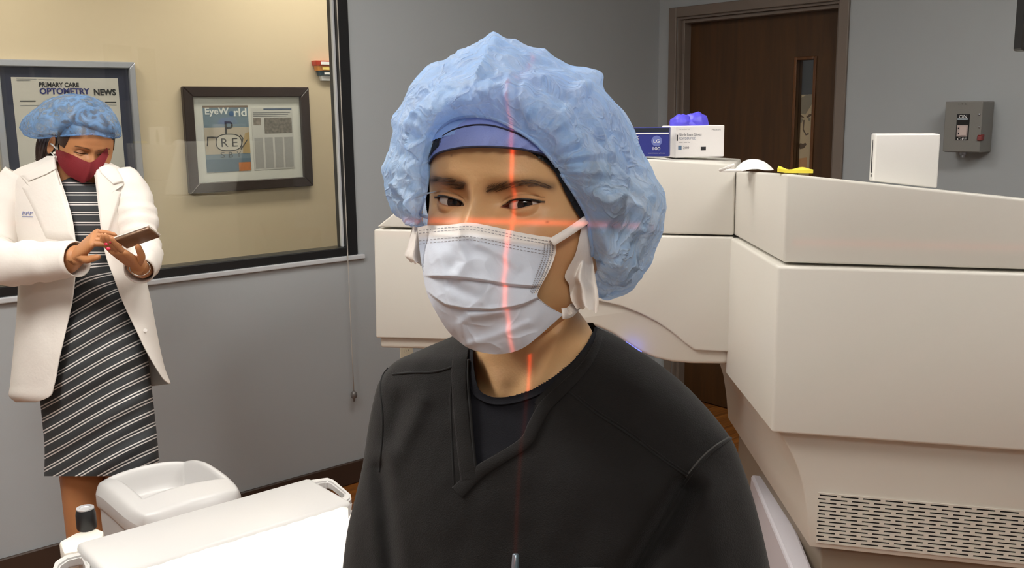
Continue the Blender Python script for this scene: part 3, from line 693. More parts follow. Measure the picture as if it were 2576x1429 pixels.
# --- forearms, hands and legs belong to the same body
def hand_mesh(wrist, dirv, palmn, L=.185, curl=.5, spread=.12, thumb=1, n=9, curls=None, bends=(.35, .9, .7), thumb_up=None):
    """palm plus five separate, unequal, bent fingers; thumb leaves the side of the palm"""
    d = np.asarray(dirv, float); d /= np.linalg.norm(d); nn = np.asarray(palmn, float); nn -= d*(nn @ d); nn /= np.linalg.norm(nn); sd = np.cross(d, nn)*thumb
    if thumb_up is not None and sd @ np.asarray(thumb_up, float) < 0: sd = -sd
    w = np.asarray(wrist, float); s = L/.185; parts_ = []
    rings_ = []
    for t, hw, ht in ((-.02, .026, .019), (.0, .027, .018), (.025, .036, .016), (.055, .042, .014), (.085, .042, .012), (.098, .039, .009)):
        rings_.append([w+d*t*s+sd*(.004*t/.1+hw*math.copysign(abs(math.cos(a))**.7, math.cos(a)))*s+nn*ht*s*math.copysign(abs(math.sin(a))**.8, math.sin(a)) for a in np.linspace(0, 2*math.pi, 20, endpoint=False)])
    parts_.append(loft(rings_))
    for k, (o, l, r) in enumerate(((.031, .072, .0088), (.011, .080, .0092), (-.010, .075, .0088), (-.029, .058, .0078))):
        cu = curls[k] if curls else curl*(1+.12*k); base = w+d*.088*s+sd*o*s; ang = 0.; p = base.copy(); pts_, rr = [p-d*.015*s], [r*s]
        fd = d+sd*(o*spread*6)*.1; fd /= np.linalg.norm(fd)
        for frac, bend in ((.0, bends[0]), (.45, bends[1]), (.75, bends[2]), (1., .0)):
            pts_.append(p.copy()); rr.append(r*s*(1-.22*frac))
            ang += bend*cu
            nxt = {.0: .45, .45: .30, .75: .25, 1.: 0}[frac]; p = p+(fd*math.cos(ang)+nn*math.sin(ang))*l*nxt*s
        q = spl(pts_, 18); rq = np.interp(np.linspace(0, 1, 18), np.linspace(0, 1, len(rr)), rr); rq[-1] *= .45; rq[-2] *= .8
        parts_.append(tube(q, rq, n))
    tb = w+d*.022*s+sd*.026*s+nn*.004*s
    td = d*.62+sd*.72+nn*.35; td /= np.linalg.norm(td); t2 = d*.9+sd*.25+nn*.35; t2 /= np.linalg.norm(t2)
    q = spl([tb-td*.02*s, tb+td*.01*s, tb+td*.034*s, tb+td*.034*s+t2*.026*s, tb+td*.034*s+t2*.048*s], 18); rq = np.interp(np.linspace(0, 1, 18), [0, .35, .75, 1], [.0145*s, .013*s, .0102*s, .009*s]); rq[-1] *= .45; rq[-2] *= .8
    parts_.append(tube(q, rq, n)); return join(*parts_)
hipc = np.array([.74, .80, BZ+.02]); legd = np.array([-.9, -.42, 0]); legd /= np.linalg.norm(legd); legs = np.array([-legd[1], legd[0], 0])
armp = []
for sgn, el in ((1, P(835, 2050, .96)), (-1, P(1960, 2050, .74))):
    hnd = hipc+legd*.34+legs*.10*sgn*-1+ZV*.175
    fa = hnd-el; fd_ = fa/np.linalg.norm(fa)
    armp += [tube(spl([el-fd_*.03, el+fa*.4, hnd], 12), np.linspace(.042, .027, 12), 14), hand_mesh(hnd, legd+ZV*-.15, -ZV, curl=.35, thumb=sgn)]
nb = len(BODYV)
BODYV, BODYF = join((BODYV, BODYF), *armp)
BODYC = np.vstack([BODYC, np.ones((len(BODYV)-nb, 3))*skin])
body = obj('body', (BODYV, BODYF), M_SKIN, man, True, {'Col': ('FLOAT_COLOR', np.c_[BODYC, np.ones(len(BODYC))])})
HT = bvh((HV.tolist(), HFc.tolist()))
# --- eyes
M_EYE = [mat('sclera', rgb(188, 172, 160), .25, var=.04), mat('iris', rgb(44, 26, 18), .15, var=.2, vscale=400), mat('pupil', rgb(6, 5, 5), .1)]
for sx in (-1, 1):
    ec = HM.w((EXC*sx, .0735, 0)); gz_ = CC-ec; gz_ /= np.linalg.norm(gz_)
    V, Fc, ang = sphere(ec, .0122, gz_)
    obj('eye', (V, Fc), M_EYE, body, True, mi=[2 if a < .17 else 1 if a < .50 else 0 for a in ang])
# --- lashes, brows
M_HAIR = mat('black_hair', rgb(18, 15, 14), .45, var=.2, vscale=80)
M_BROW = mat('brow_hair', rgb(84, 62, 46), .6, var=.2, vscale=80)
lv = []
for sx in (-1, 1):
    xs = np.linspace(eyeM.xi+.0012, eyeM.xo+.002, 60); e2, t2_, b2 = eyeM.lines(xs)
    for x_, z_ in zip(xs, t2_):
        o_ = Vector(HM.w((x_*sx, .2, z_+.0002))); loc, nor, i_, d_ = HT.ray_cast(o_, Vector(-HM.R[1]))
        lv.append((sx, np.array(loc)+HM.R[1]*.0002 if loc else None))
for sx in (-1, 1):
    pth = [p for s_, p in lv if s_ == sx and p is not None]
    if len(pth) > 4: obj('lash_line', tube(pth, np.interp(np.linspace(0, 1, len(pth)), [0, .3, .8, 1], [.0003, .0006, .0008, .0002]), 6), M_HAIR, body, True)
def brow(center, thick, n, seed):
    r_ = random.Random(seed); c = spl(center, 60); out = []
    for k in range(n):
        u = r_.random(); i_ = min(int(u*59), 58); p = c[i_]; tg = c[i_+1]-c[i_]; tg /= np.linalg.norm(tg)
        off_ = (r_.random()-.5)*thick*np.interp(u, [0, .15, .6, 1], [.75, 1, .9, .3])*(.6+.4*r_.random()); nrm_ = np.array([-tg[1], tg[0]])
        q = p+nrm_*off_; ln_ = 14+10*r_.random(); dr = tg*(.92)+nrm_*(-.55*(1-u)+.25*u)*(r_.random()*.5+.6)*(1 if True else 0)
        pts_ = [hit(HT, *(q+dr*ln_*f_), .0002+.0007*f_) for f_ in (0, .5, 1)]
        if any(p_ is None for p_ in pts_): continue
        out.append(tube(pts_, [.00014, .00013, .00004], 3, cap=False))
    return join(*out)
obj('eyebrow', brow([(1222, 479), (1258, 472), (1298, 464), (1340, 460), (1380, 467)], 24, 130, 3), M_BROW, body)
obj('eyebrow', brow([(1170, 470), (1138, 457), (1108, 452), (1080, 454)], 24, 110, 4), M_BROW, body)
# --- hair under the cap
hl = interp(axr, [0, .03, .046, .055, .0615, .068, .2], [.044, .042, .034, .024, .006, -.01, -.02])
hm_ = (Zr < .066) & (Zr > hl) | (np.cos(A.ravel()) < 0.02) & (Zr > -.012)
hf = HFc[hm_[HFc].all(1)]; hv, hf2, used = clean(HV, hf)
cen = HM.w((0, 0, .02)); dirs = hv-cen; dirs /= np.linalg.norm(dirs, axis=1)[:, None]
obj('hair', (hv+dirs*(.0028+.0006*np.random.RandomState(1).rand(len(hv), 1)), hf2), M_HAIR, man, True)
icm = (Zr > np.interp(axr, [0, .04, .06, .2], [.052, .046, .036, .03])) | ((np.cos(A.ravel()) < .25) & (Zr > .02)); iv, if2, _ = clean(HV, HFc[icm[HFc].all(1)])
idr = iv-cen; idr /= np.linalg.norm(idr, axis=1)[:, None]
# --- inner cap band on the forehead
HULLC, HULLR = (0, .002, .0), (.0735, .100, .115)
def strip(top, bot, n, m, fn, disp=None):
    T_, B_ = spl(top, n), spl(bot, n); V = []
    for j in range(m):
        t = j/(m-1)
        for i in range(n):
            p = T_[i]*(1-t)+B_[i]*t; V.append(fn(p[0], p[1], i/(n-1), t))
    return np.array(V), gridq(n, m)
bt_ = [(1056, 452), (1070, 410), (1086, 368), (1106, 338), (1140, 312), (1190, 298), (1240, 300), (1290, 318), (1330, 340), (1372, 372), (1405, 405), (1432, 440)]
bb_ = [(1068, 478), (1074, 440), (1084, 404), (1104, 385), (1150, 373), (1200, 369), (1250, 370), (1300, 374), (1338, 381), (1364, 388), (1394, 406), (1424, 436)]
def bandfn(x, y, s, t):
    q = hit(HT, x, y); q = q if q is not None else HM.hull(x, y, HULLC, HULLR)
    q = q-CC; L_ = np.linalg.norm(q); return CC+q*(1-(.0062+.0010*math.sin(s*70+4*t)*t)/L_)
V, Fc = strip(bt_, bb_, 110, 14, bandfn)
M_PERI = nonwoven('periwinkle_band', rgb(140, 156, 220), .0, .15, 260., .25)
obj('inner_cap', (iv+idr*.0040, if2), nonwoven('inner_cap_cloth', rgb(150, 182, 236), .0, .15, 260., .25), man, True)
band = obj('inner_cap_band', (V, Fc), M_PERI, man, True)
M_SEAM = mat('dark_seam', rgb(38, 38, 62), .7)
G = V.reshape(14, 110, 3)
obj('band_edge', tube([p-ray(1250, 380)*.0004 for p in G[13][4:]], .0009, 6), M_SEAM, band, True)
obj('band_seam', tube([p-ray(1250, 380)*.0006 for p in G[3][14:84]], .0006, 6), M_SEAM, band, True)
# --- bouffant cap: elastic opening O, outline S, puffed cloth between and behind
OP = [(1056, 536, 0), (1069, 494, 0), (1076, 452, 0), (1081, 402, 0), (1094, 345, 0), (1126, 309, 0), (1163, 295, 0), (1217, 294, 0), (1259, 305, 0), (1307, 331, 0), (1350, 362, 0), (1392, 408, 0), (1419, 450, 0), (1445, 488, 0), (1476, 545, 0), (1484, 592, 0), (1490, 640, 0), (1478, 680, 1.2), (1420, 668, 2.4), (1330, 655, 3), (1180, 640, 2), (1080, 585, 1)]
SL = [(1009, 537), (996, 517), (980, 454), (972, 422), (990, 385), (1003, 337), (997, 307), (1018, 273), (1040, 236), (1060, 201), (1094, 174), (1147, 150), (1190, 119), (1236, 92), (1247, 88), (1280, 100), (1334, 121), (1382, 142), (1435, 169), (1509, 188), (1515, 220), (1530, 251), (1562, 283), (1580, 321), (1610, 390), (1637, 443), (1666, 491), (1664, 555), (1637, 634), (1616, 685), (1594, 726), (1562, 744), (1520, 751), (1478, 722), (1390, 696), (1270, 682), (1150, 640), (1060, 580)]
NT, NR1, NR2 = 420, 44, 34
KC = np.array([1275., 430.])
def loop(pts, n):
    p = np.array(pts, float); q = spl(np.vstack([p, p[:1]]), 3000)
    an = np.unwrap(np.arctan2(q[:, 1]-KC[1], q[:, 0]-KC[0])); an = np.maximum.accumulate(an)
    tg = np.linspace(an[0], an[0]+2*np.pi, n, endpoint=False); return tg, q, an
def at_ang(pts, tg):
    _, q, an = loop(pts, 10); base = an[0]
    t_ = (tg-base) % (2*np.pi)+base
    return np.stack([np.interp(t_, an, q[:, k]) for k in range(q.shape[1])], 1)
tg = np.linspace(0, 2*np.pi, NT, endpoint=False)
Oq, Sq = at_ang(OP, tg), at_ang(SL, tg)
def head_d(x, y):
    q = hit(HT, x, y); q2 = HM.hull(x, y, HULLC, HULLR); return min(dep(q) if q is not None else 9, dep(q2))
Dc = dep(HM.w((0, 0, 0)))
dO = np.array([(head_d(o[0], o[1])-.0085) for o in Oq]); back = np.clip(Oq[:, 2], 0, 3)/3; dO = dO*(1-np.minimum(1, back*1.6))+(Dc+.075)*np.minimum(1, back*1.6)
dO = np.convolve(np.r_[dO[-8:], dO, dO[:8]], np.ones(17)/17, 'valid')
sx_ = (Sq[:, 0]-1275)/400
dS = Dc+.012+.045*np.clip(sx_, -.4, 1)+.03*np.clip((Sq[:, 1]-560)/180, 0, 1)
V = np.zeros((NR1+NR2, NT, 3))
for j in range(NR1):
    r = j/(NR1-1)
    f_ = 1-math.sqrt(max(0, 1-r*r)); pw = r**.9
    for i in range(NT):
        p = Oq[i, :2]*(1-pw)+Sq[i]*pw; d = dO[i]+(dS[i]-dO[i])*f_-.021*math.sin(math.pi*min(1, r*1.3))*(1-back[i])
        V[j, i] = P(p[0], p[1], d)
BC = np.array([1330., 470.])
for j in range(NR2):
    r = (j+1)/NR2; c_ = math.cos(r*math.pi/2); 
    for i in range(NT):
        p = BC*(1-c_)+Sq[i]*c_; V[NR1+j, i] = P(p[0], p[1], dS[i]+(Dc+.125-dS[i])*math.sin(r*math.pi/2))
VF = V.reshape(-1, 3); cent = HM.w((0, -.02, .03)); out_ = VF-cent; out_ /= np.linalg.norm(out_, axis=1)[:, None]
jj = np.repeat(np.arange(NR1+NR2), NT); rr = np.clip(jj/(NR1-1), 0, 1); ii = np.tile(np.arange(NT), NR1+NR2)/NT
edge = np.clip(1-np.abs(jj-(NR1-1))/10, 0, 1)   # keep the outline
ridge = np.array([1-2*abs(fbm(Vector(p)*1, 17, 2)) for p in VF]); ridge2 = np.array([1-2*abs(noise.noise(Vector(p)*46+Vector((5, 1, 2)))) for p in VF])
ph = ii*2*np.pi
gather = np.sin(ph*46+2.5*np.sin(ph*7))*np.exp(-rr*5)*.0026*np.clip(rr*14, 0, 1)+np.sin(ph*23+1.7*np.sin(ph*5+1))*np.exp(-((rr-.3)/.3)**2)*.0026
am = (.0085*ridge**3*(1-.6*edge)+.0014*ridge2**2*(1-.4*edge)+gather)*np.clip(rr*4, 0, 1)
vor = np.array([(lambda d_: d_[1]-d_[0])(noise.voronoi(Vector(p)*24)[0]) for p in VF]); vor2 = np.array([(lambda d_: d_[1]-d_[0])(noise.voronoi(Vector(p)*55)[0]) for p in VF])
am += (-.0045*np.exp(-vor*4)-.0012*np.exp(-vor2*5)+.002)*(1-.5*edge)*np.clip(rr*4, 0, 1)
am[jj > NR1-1] = (.006*ridge+.002*ridge2)[jj > NR1-1]*.8
VF = VF+out_*am[:, None]
_l = HM.l(VF)/np.array([.0865, .112, .122]); _n = np.linalg.norm(_l, axis=1); _m = (_n < 1) & ((jj >= NR1) | (rr > .12)) & (np.tile(back, NR1+NR2) < .02)
VF[_m] = HM.w(_l[_m]/_n[_m][:, None]*np.array([.0865, .112, .122]))
for k in range(NT*2, len(VF)):
    loc, nor, i_, ds = HT.find_nearest(Vector(VF[k]))
    if back[k % NT] > .02 and rr[k] < .5: continue
    n_ = np.array(nor); lc = np.array(loc); n_ = n_ if n_ @ (lc-cent) > 0 else -n_
    if (VF[k]-lc) @ n_ < .009: VF[k] = lc+n_*.009
for k in range(NR1*NT):   # cloth always lies outside the head
    vv = VF[k]-CC; L_ = np.linalg.norm(vv); loc, nor, i_, ds = HT.ray_cast(Vector(CC), Vector(vv/L_))
    if loc is not None and back[k % NT] < .02 and ds-.0095 < L_: VF[k] = CC+vv*((ds-.0095)/L_)
FF = gridq(NT, NR1+NR2, True)
M_CAP = nonwoven('blue_bouffant', rgb(156, 203, 250), .22, .40, 110., .7, rgb(212, 231, 253))
cap = obj('bouffant_cap', (VF, FF), M_CAP, man, True)
obj('cap_elastic', tube([VF[i] for i in range(NT) if back[i] < .05][4:-4], .0014, 6), M_CAP, cap, True)
# --- pleated mask
MC, MR = (0, .006, -.052), (.071, .112, .092)
top_ = spl([(1050, 572), (1075, 567), (1110, 567), (1150, 563), (1172, 560), (1200, 562), (1250, 572), (1300, 583), (1350, 592), (1401, 599)], 200)
bot_ = spl([(1160, 864), (1181, 877), (1215, 887), (1249, 891), (1285, 887), (1320, 873), (1355, 846), (1390, 815), (1417, 791)], 200)
lef_ = spl([(1050, 572), (1053, 607), (1061, 670), (1076, 743), (1112, 811), (1135, 842), (1160, 864)], 200)
rig_ = spl([(1401, 599), (1397, 640), (1382, 680), (1353, 737), (1362, 756), (1388, 775), (1417, 791)], 200)
NS, NTm = 170, 190
S_, T_ = np.meshgrid(np.linspace(0, 1, NS), np.linspace(0, 1, NTm))
def cv_(c, u): return np.stack([np.interp(u, np.linspace(0, 1, 200), c[:, k]) for k in (0, 1)], -1)
s3, t3 = S_[..., None], T_[..., None]
PXm = (1-t3)*cv_(top_, S_)+t3*cv_(bot_, S_)+(1-s3)*cv_(lef_, T_)+s3*cv_(rig_, T_)-((1-s3)*(1-t3)*top_[0]+s3*(1-t3)*top_[-1]+(1-s3)*t3*bot_[0]+s3*t3*bot_[-1])
px_, py_ = PXm[..., 0], PXm[..., 1]
base = np.array([[HM.hull(px_[j, i], py_[j, i], MC, MR) for i in range(NS)] for j in range(NTm)])
dirm = base-CC; dirm /= np.linalg.norm(dirm, axis=2)[..., None]
def side(line):   # signed vertical distance below a pleat line, px
    l = np.array(line, float); return py_-np.interp(px_, l[:, 0], l[:, 1])
def pleat(line, A_, up, dn=7.):
    d = side(line); return np.where(d < 0, A_*np.exp(-(np.abs(d)/up)), A_*(1-smooth01(d/dn))) 
L1 = [(1060, 690), (1080, 693), (1130, 694), (1170, 697), (1225, 704), (1280, 713), (1340, 718), (1380, 716)]
L2 = [(1060, 722), (1076, 732), (1098, 750), (1121, 765), (1170, 774), (1234, 776), (1287, 770), (1320, 762), (1350, 748), (1400, 740)]
h_ = pleat(L1, .0062, 45.)*smooth01((1375-px_)/40)*smooth01((px_-1050)/40)+pleat(L2, .0062, 38.)*smooth01((1375-px_)/40)*smooth01((px_-1065)/30)
def crease(line, A_, w): return A_*np.exp(-(polydist(px_, py_, line)/w)**2)
h_ += crease([(1172, 868), (1160, 815), (1180, 795), (1260, 785)], .0045, 12)+crease([(1172, 868), (1240, 848), (1330, 812)], .0022, 10)-crease([(1200, 830), (1290, 812)], .002, 22)
h_ += crease([(1155, 575), (1150, 610), (1172, 660), (1150, 690)], .003, 14)-crease([(1180, 625), (1230, 640), (1300, 690)], .0024, 18)+crease([(1205, 612), (1262, 640), (1300, 672)], .0025, 13)
h_ += crease([(1050, 585), (1400, 615)], .0014, 7)-crease([(1130, 715), (1190, 745)], .003, 14)+crease([(1230, 720), (1215, 760)], .002, 12)+crease([(1062, 650), (1130, 645)], .0012, 20)
nzm = np.array([fbm(p, 26, 3) for p in base.reshape(-1, 3)]).reshape(NTm, NS)
rdg = np.array([1-2*abs(noise.noise(Vector(p)*55)) for p in base.reshape(-1, 3)]).reshape(NTm, NS)
h_ += .0028*nzm*smooth01((T_-.12)/.1)+.0009*rdg**3*smooth01((T_-.15)/.1)
h_ += .0015
Vm = base-dirm*h_[..., None]
lift = np.zeros((NTm, NS))
for j in range(NTm):
    for i in range(NS):   # the mask rests on the skin, never inside it
        L_ = np.linalg.norm(Vm[j, i]-CC); loc, nor, i_, ds = HT.ray_cast(Vector(CC), Vector(dirm[j, i]))
        if loc is not None and ds-.0032 < L_: lift[j, i] = L_-(ds-.0032)
for _ in range(6):
    pd = np.pad(lift, 1, mode='edge'); lift = np.maximum(lift, (pd[:-2, 1:-1]+pd[2:, 1:-1]+pd[1:-1, :-2]+pd[1:-1, 2:])/4)
Vm = Vm-dirm*lift[..., None]
# wrap round the hidden side of the face
ext = []
for k in (4, 3, 2, 1):
    ext.append(Vm[:, 0]+FW*.014*k+CX*(.0006*k*k))
Vm = np.concatenate([np.stack(ext, 1), Vm], 1); NS2 = NS+4
cm = np.ones((NTm, NS2, 3))*np.array(rgb(214, 221, 234)[:3])
edgew = np.clip(np.maximum(1-T_/.13, (S_-.955)/.02*(T_ < .62)), 0, 1)
ew = np.concatenate([np.repeat(edgew[:, :1], 4, 1), edgew], 1)[..., None]; ew = smooth01(ew*2); cm = cm*(1-ew)+np.array(rgb(240, 234, 228)[:3])*ew
M_MASK = attr_mat('mask_cloth', .75, bump=.06, bscale=500, var=.02, sheen=.1)
mask = obj('surgical_mask', (Vm.reshape(-1, 3), gridq(NS2, NTm)), M_MASK, man, True, {'Col': ('FLOAT_COLOR', np.c_[cm.reshape(-1, 3), np.ones(NS2*NTm)])})
MT = bvh((Vm.reshape(-1, 3).tolist(), gridq(NS2, NTm).tolist()))
# embossed stitch dashes
st = []
def dashes(line, on=6.0, offp=3.2, w=1.6):
    l = spl(line, 400); Ls = np.r_[0, np.cumsum(np.linalg.norm(np.diff(l, axis=0), axis=1))]; p = 0
    while p+on < Ls[-1]:
        a = [np.interp(p, Ls, l[:, k]) for k in (0, 1)]; b = [np.interp(p+on, Ls, l[:, k]) for k in (0, 1)]
        t = np.array(b)-np.array(a); t /= np.linalg.norm(t); n_ = np.array([-t[1], t[0]])*w/2
        q = [hit(MT, *c) for c in (a+n_, b+n_, b-n_, a-n_)]
        if all(x is not None for x in q):
            q = [CC+(x-CC)*.9993 for x in q]; st.append((q, [(0, 1, 2, 3)]))
        p += on+offp
shift = lambda pts, dx, dy: [(x+dx, y+dy) for x, y in pts]
tl_ = [(1054, 573), (1110, 567), (1150, 564), (1174, 562), (1200, 565), (1250, 575), (1300, 586), (1350, 595), (1392, 602)]
for dy in (7, 14, 33, 41): dashes(shift(tl_, 0, dy))
for dx in (-6, -13, -20, -27): dashes([(1398+dx, 612), (1394+dx, 645), (1378+dx, 690), (1352+dx*.7, 738)], 3.2, 2.2, 3.6)
for k in range(4): dashes([(1353+k*7, 752-k*3), (1385+k*5, 775-k*2), (1412, 789)], 3, 3, 2)
obj('mask_stitching', join(*st), mat('stitch_grey', rgb(158, 156, 160), .8), mask)
# straps and tie ends
M_TIE = mat('white_tie_cloth', rgb(236, 228, 220), .8, var=.03, bump=.3, bscale=150, sss=0)
def cam_n(p): v = CC-np.asarray(p); return v/np.linalg.norm(v)
def strap(pts, wid, offm=.004):
    q = []
    for x, y in spl(pts, 14):
        a = hit(HT, x, y); a = a if a is not None else HM.hull(x, y, HULLC, HULLR); q.append(CC+(a-CC)*(1-offm/np.linalg.norm(a-CC)))
    return ribbon(q, [cam_n(p) for p in q], wid, .0012)
obj('ear_strap', strap([(1388, 610), (1400, 602), (1420, 590), (1446, 573), (1476, 552)], .0064, .0075), M_TIE, mask, True)
stl = [Vm[int(NTm*.98), -1], P(1432, 786, dep(Vm[int(NTm*.98), -1])+.012), P(1446, 772, Dc-.03), P(1462, 758, Dc-.015)]
obj('ear_strap', ribbon(spl(stl, 12), [cam_n(p) for p in spl(stl, 12)], .0085, .0012), M_TIE, mask, True)
def fan(lft, rgt, d0, d1_, folds, amp, n=40, m=60):
    L_, R_ = spl(lft, m), spl(rgt, m); V = np.zeros((m, n, 3))
    for j in range(m):
        t = j/(m-1)
        for i in range(n):
            s = i/(n-1); p = L_[j]*(1-s)+R_[j]*s; a = amp*min(1, .15+t*1.3)
            d = d0+(d1_-d0)*t+a*math.sin(s*math.pi*folds+.6)+.12*a*math.sin(s*math.pi*folds*2.3+t*3)-.01*math.sin(math.pi*s)*min(1, t*2)+.0012*fbm((s*5, t*5, 3), 1, 2)
            V[j, i] = P(p[0], p[1]+(3*math.sin(s*9)+2.5*math.sin(s*23))*(t > .97), d)
    for j in range(m):
        for i in range(n):
            q = V[j, i]; vv = q-CC; L_ = np.linalg.norm(vv); loc, nor, k_, ds = HT.ray_cast(Vector(CC), Vector(vv/L_))
            if loc is not None and ds-.004 < L_: V[j, i] = CC+vv*((ds-.004)/L_)
    V2 = V-np.array([cam_n(V[j, i]) for j in range(m) for i in range(n)]).reshape(m, n, 3)*.004
    G_ = gridq(n, m); return np.vstack([V.reshape(-1, 3), V2.reshape(-1, 3)]), np.vstack([G_, G_[:, ::-1]+n*m])
earR = dep(HM.w((.074, .0, -.02)))
obj('tie_end', fan([(1466, 553), (1459, 590), (1447, 640), (1421, 692), (1431, 716), (1436, 752), (1447, 772)], [(1477, 552), (1482, 595), (1492, 660), (1499, 705), (1506, 750), (1504, 784)], earR-.004, earR-.02, 2.7, .0075), M_TIE, mask, True)
obj('tie_end', fan([(1052, 515), (1040, 560), (1026, 615), (1018, 642), (1030, 655)], [(1064, 512), (1064, 560), (1066, 620), (1070, 660), (1075, 676)], Dc-.01, Dc-.015, 3., .006), M_TIE, mask, True)

# ================================================================== his clothes
shirt_rows = [(812, 1290, 1492, .02, .885), (822, 1250, 1500, .035, .882), (836, 1168, 1530, .05, .880), (855, 1118, 1566, .060, .878), (880, 1058, 1604, .066, .877), (905, 1002, 1643, .071, .876), (930, 973, 1677, .076, .876), (960, 954, 1714, .081, .875), (1010, 939, 1764, .088, .875), (1060, 929, 1807, .094, .874), (1110, 921, 1843, .099, .873), (1170, 912, 1867, .104, .872), (1240, 896, 1891, .109, .872), (1330, 875, 1915, .114, .872), (1429, 862, 1937, .118, .872), (1560, 852, 1962, .122, .872), (1800, 850, 1965, .125, .872), (2100, 870, 1930, .13, .88), (2400, 900, 1880, .13, .89), (2560, 940, 1840, .12, .895)]
sy_ = np.r_[np.linspace(812, 1460, 170), np.linspace(1470, 2560, 40)]
rws = resample_rows(shirt_rows, sy_)
def shirt_grid(off_, nfr=300, nbk=60):
    V, PXs = [], []
    us = np.linspace(-1, 1, nfr)
    for (y, xl, xr, T_, D) in rws:
        mid, hw = (xl+xr)/2, (xr-xl)/2
        for u in us:
            px = mid+hw*u; s = math.sqrt(max(0, 1-abs(u)**2.3)); d = D-s*(T_+off_)-.42*(px-mid)/F*D
            PXs.append((px, y)); V.append(P(px, y, d))
        for u in np.linspace(1, -1, nbk+2)[1:-1]:
            px = mid+hw*u; s = math.sqrt(max(0, 1-abs(u)**2.3)); d = D+s*T_*.9-.42*(px-mid)/F*D
            PXs.append((px, -1)); V.append(P(px, y, d))
    return np.array(V), np.array(PXs), nfr+nbk
V, PXs, NUs = shirt_grid(0)
px_, py_ = PXs[:, 0], PXs[:, 1]; front = py_ > 0
def cr(line, A_, w): return np.where(front, A_*np.exp(-(polydist(px_, py_, line)/w)**2), 0)
h_ = -cr([(1720, 1235), (1670, 1320), (1600, 1440), (1560, 1560)], .022, 30)-cr([(956, 1180), (965, 1260), (985, 1440)], .014, 22)
h_ += cr([(1790, 1260), (1800, 1440)], .010, 60)-cr([(1760, 1230), (1690, 1370)], .006, 22)+cr([(1060, 1010), (1010, 1120), (970, 1180)], .006, 26)-cr([(1010, 1020), (985, 1100)], .005, 26)
h_ += cr([(1520, 860), (1660, 985), (1800, 1090)], .006, 60)-cr([(1460, 1010), (1600, 1120), (1715, 1200)], .0015, 30)
h_ += np.where(front, .0045*vfbm(V, 9, 2)+.0016*vfbm(V, 30, 2), 0)
tow = CC-V; tow /= np.linalg.norm(tow, axis=1)[:, None]
V = V+tow*h_[:, None]
SF = gridq(NUs, len(rws), True)
NECK = [(1187, 700), (1184, 880), (1186, 930), (1199, 978), (1222, 995), (1248, 1001), (1290, 997), (1340, 980), (1390, 950), (1440, 910), (1475, 868), (1493, 838), (1500, 815), (1505, 700)]
VEE = [(1170, 700), (1176, 890), (1175, 950), (1186, 1073), (1197, 1180), (1250, 1140), (1310, 1108), (1336, 1080), (1348, 1005), (1505, 850), (1505, 700)]
fx, fy = px_[SF].mean(1), py_[SF].mean(1); ff = front[SF].all(1)
cut = ff & in_poly(fx, fy, VEE)
M_SCRUB = mat('black_scrub', rgb(23, 21, 20), .85, var=.08, vscale=10, bump=.35, bscale=900, spec=.25)
M_SCRUB.node_tree.nodes['Principled BSDF'].inputs['Sheen Weight'].default_value = .07; M_SCRUB.node_tree.nodes['Principled BSDF'].inputs['Sheen Roughness'].default_value = .4
M_TEE = mat('charcoal_tee', rgb(24, 24, 29), .9, var=.08, vscale=14, bump=.25, bscale=1200, spec=.2)
v1, f1, _ = clean(V, SF[~cut])
scrub = obj('scrub_top', (v1, f1), M_SCRUB, man, True)
ST = bvh((V.tolist(), SF.tolist()))
tee_reg = ff & in_poly(fx, fy, [(1150, 820), (1150, 1230), (1330, 1160), (1560, 900), (1560, 800), (1250, 790)]) & ~in_poly(fx, fy, NECK)
v2, f2, _ = clean(V-tow*.0045, SF[tee_reg]); obj('undershirt', (v2, f2), M_TEE, man, True)
def seam(pts, r=.0011, off_=.0006, n=60, m=None, name='seam', root=None, deep=0):
    q = [hit(ST, *p) for p in spl(pts, n)]; q = [CC+(p-CC)*(1-(off_-deep)/np.linalg.norm(p-CC)) for p in q if p is not None]
    return obj(name, tube(q, r, 6), m or M_SCRUB, root or scrub, True)
def band_on(tree, pts, wpx, lift, name, m, root, n=70, th=.0016):
    """cloth strip following pixel path, wpx wide"""
    c = spl(pts, n); V = []
    if not hasattr(wpx, '__len__'): wpx = [wpx, wpx]
    for i in range(n):
        t = c[min(i+1, n-1)]-c[max(i-1, 0)]; t /= np.linalg.norm(t); nn = np.array([-t[1], t[0]]); w = np.interp(i/(n-1), np.linspace(0, 1, len(wpx)), wpx)/2; row = []
        for k, l in ((-1, -.003), (-.96, lift*.6), (-.8, lift), (0, lift*1.1), (.8, lift), (.96, lift*.6), (1, -.003)):
            p = hit(tree, *(c[i]+nn*w*k)); row.append(None if p is None else CC+(p-CC)*(1-l/np.linalg.norm(p-CC)))
        if all(x is not None for x in row): V.append(row)
    return obj(name, (np.array(V).reshape(-1, 3), gridq(7, len(V))), m, root, True)
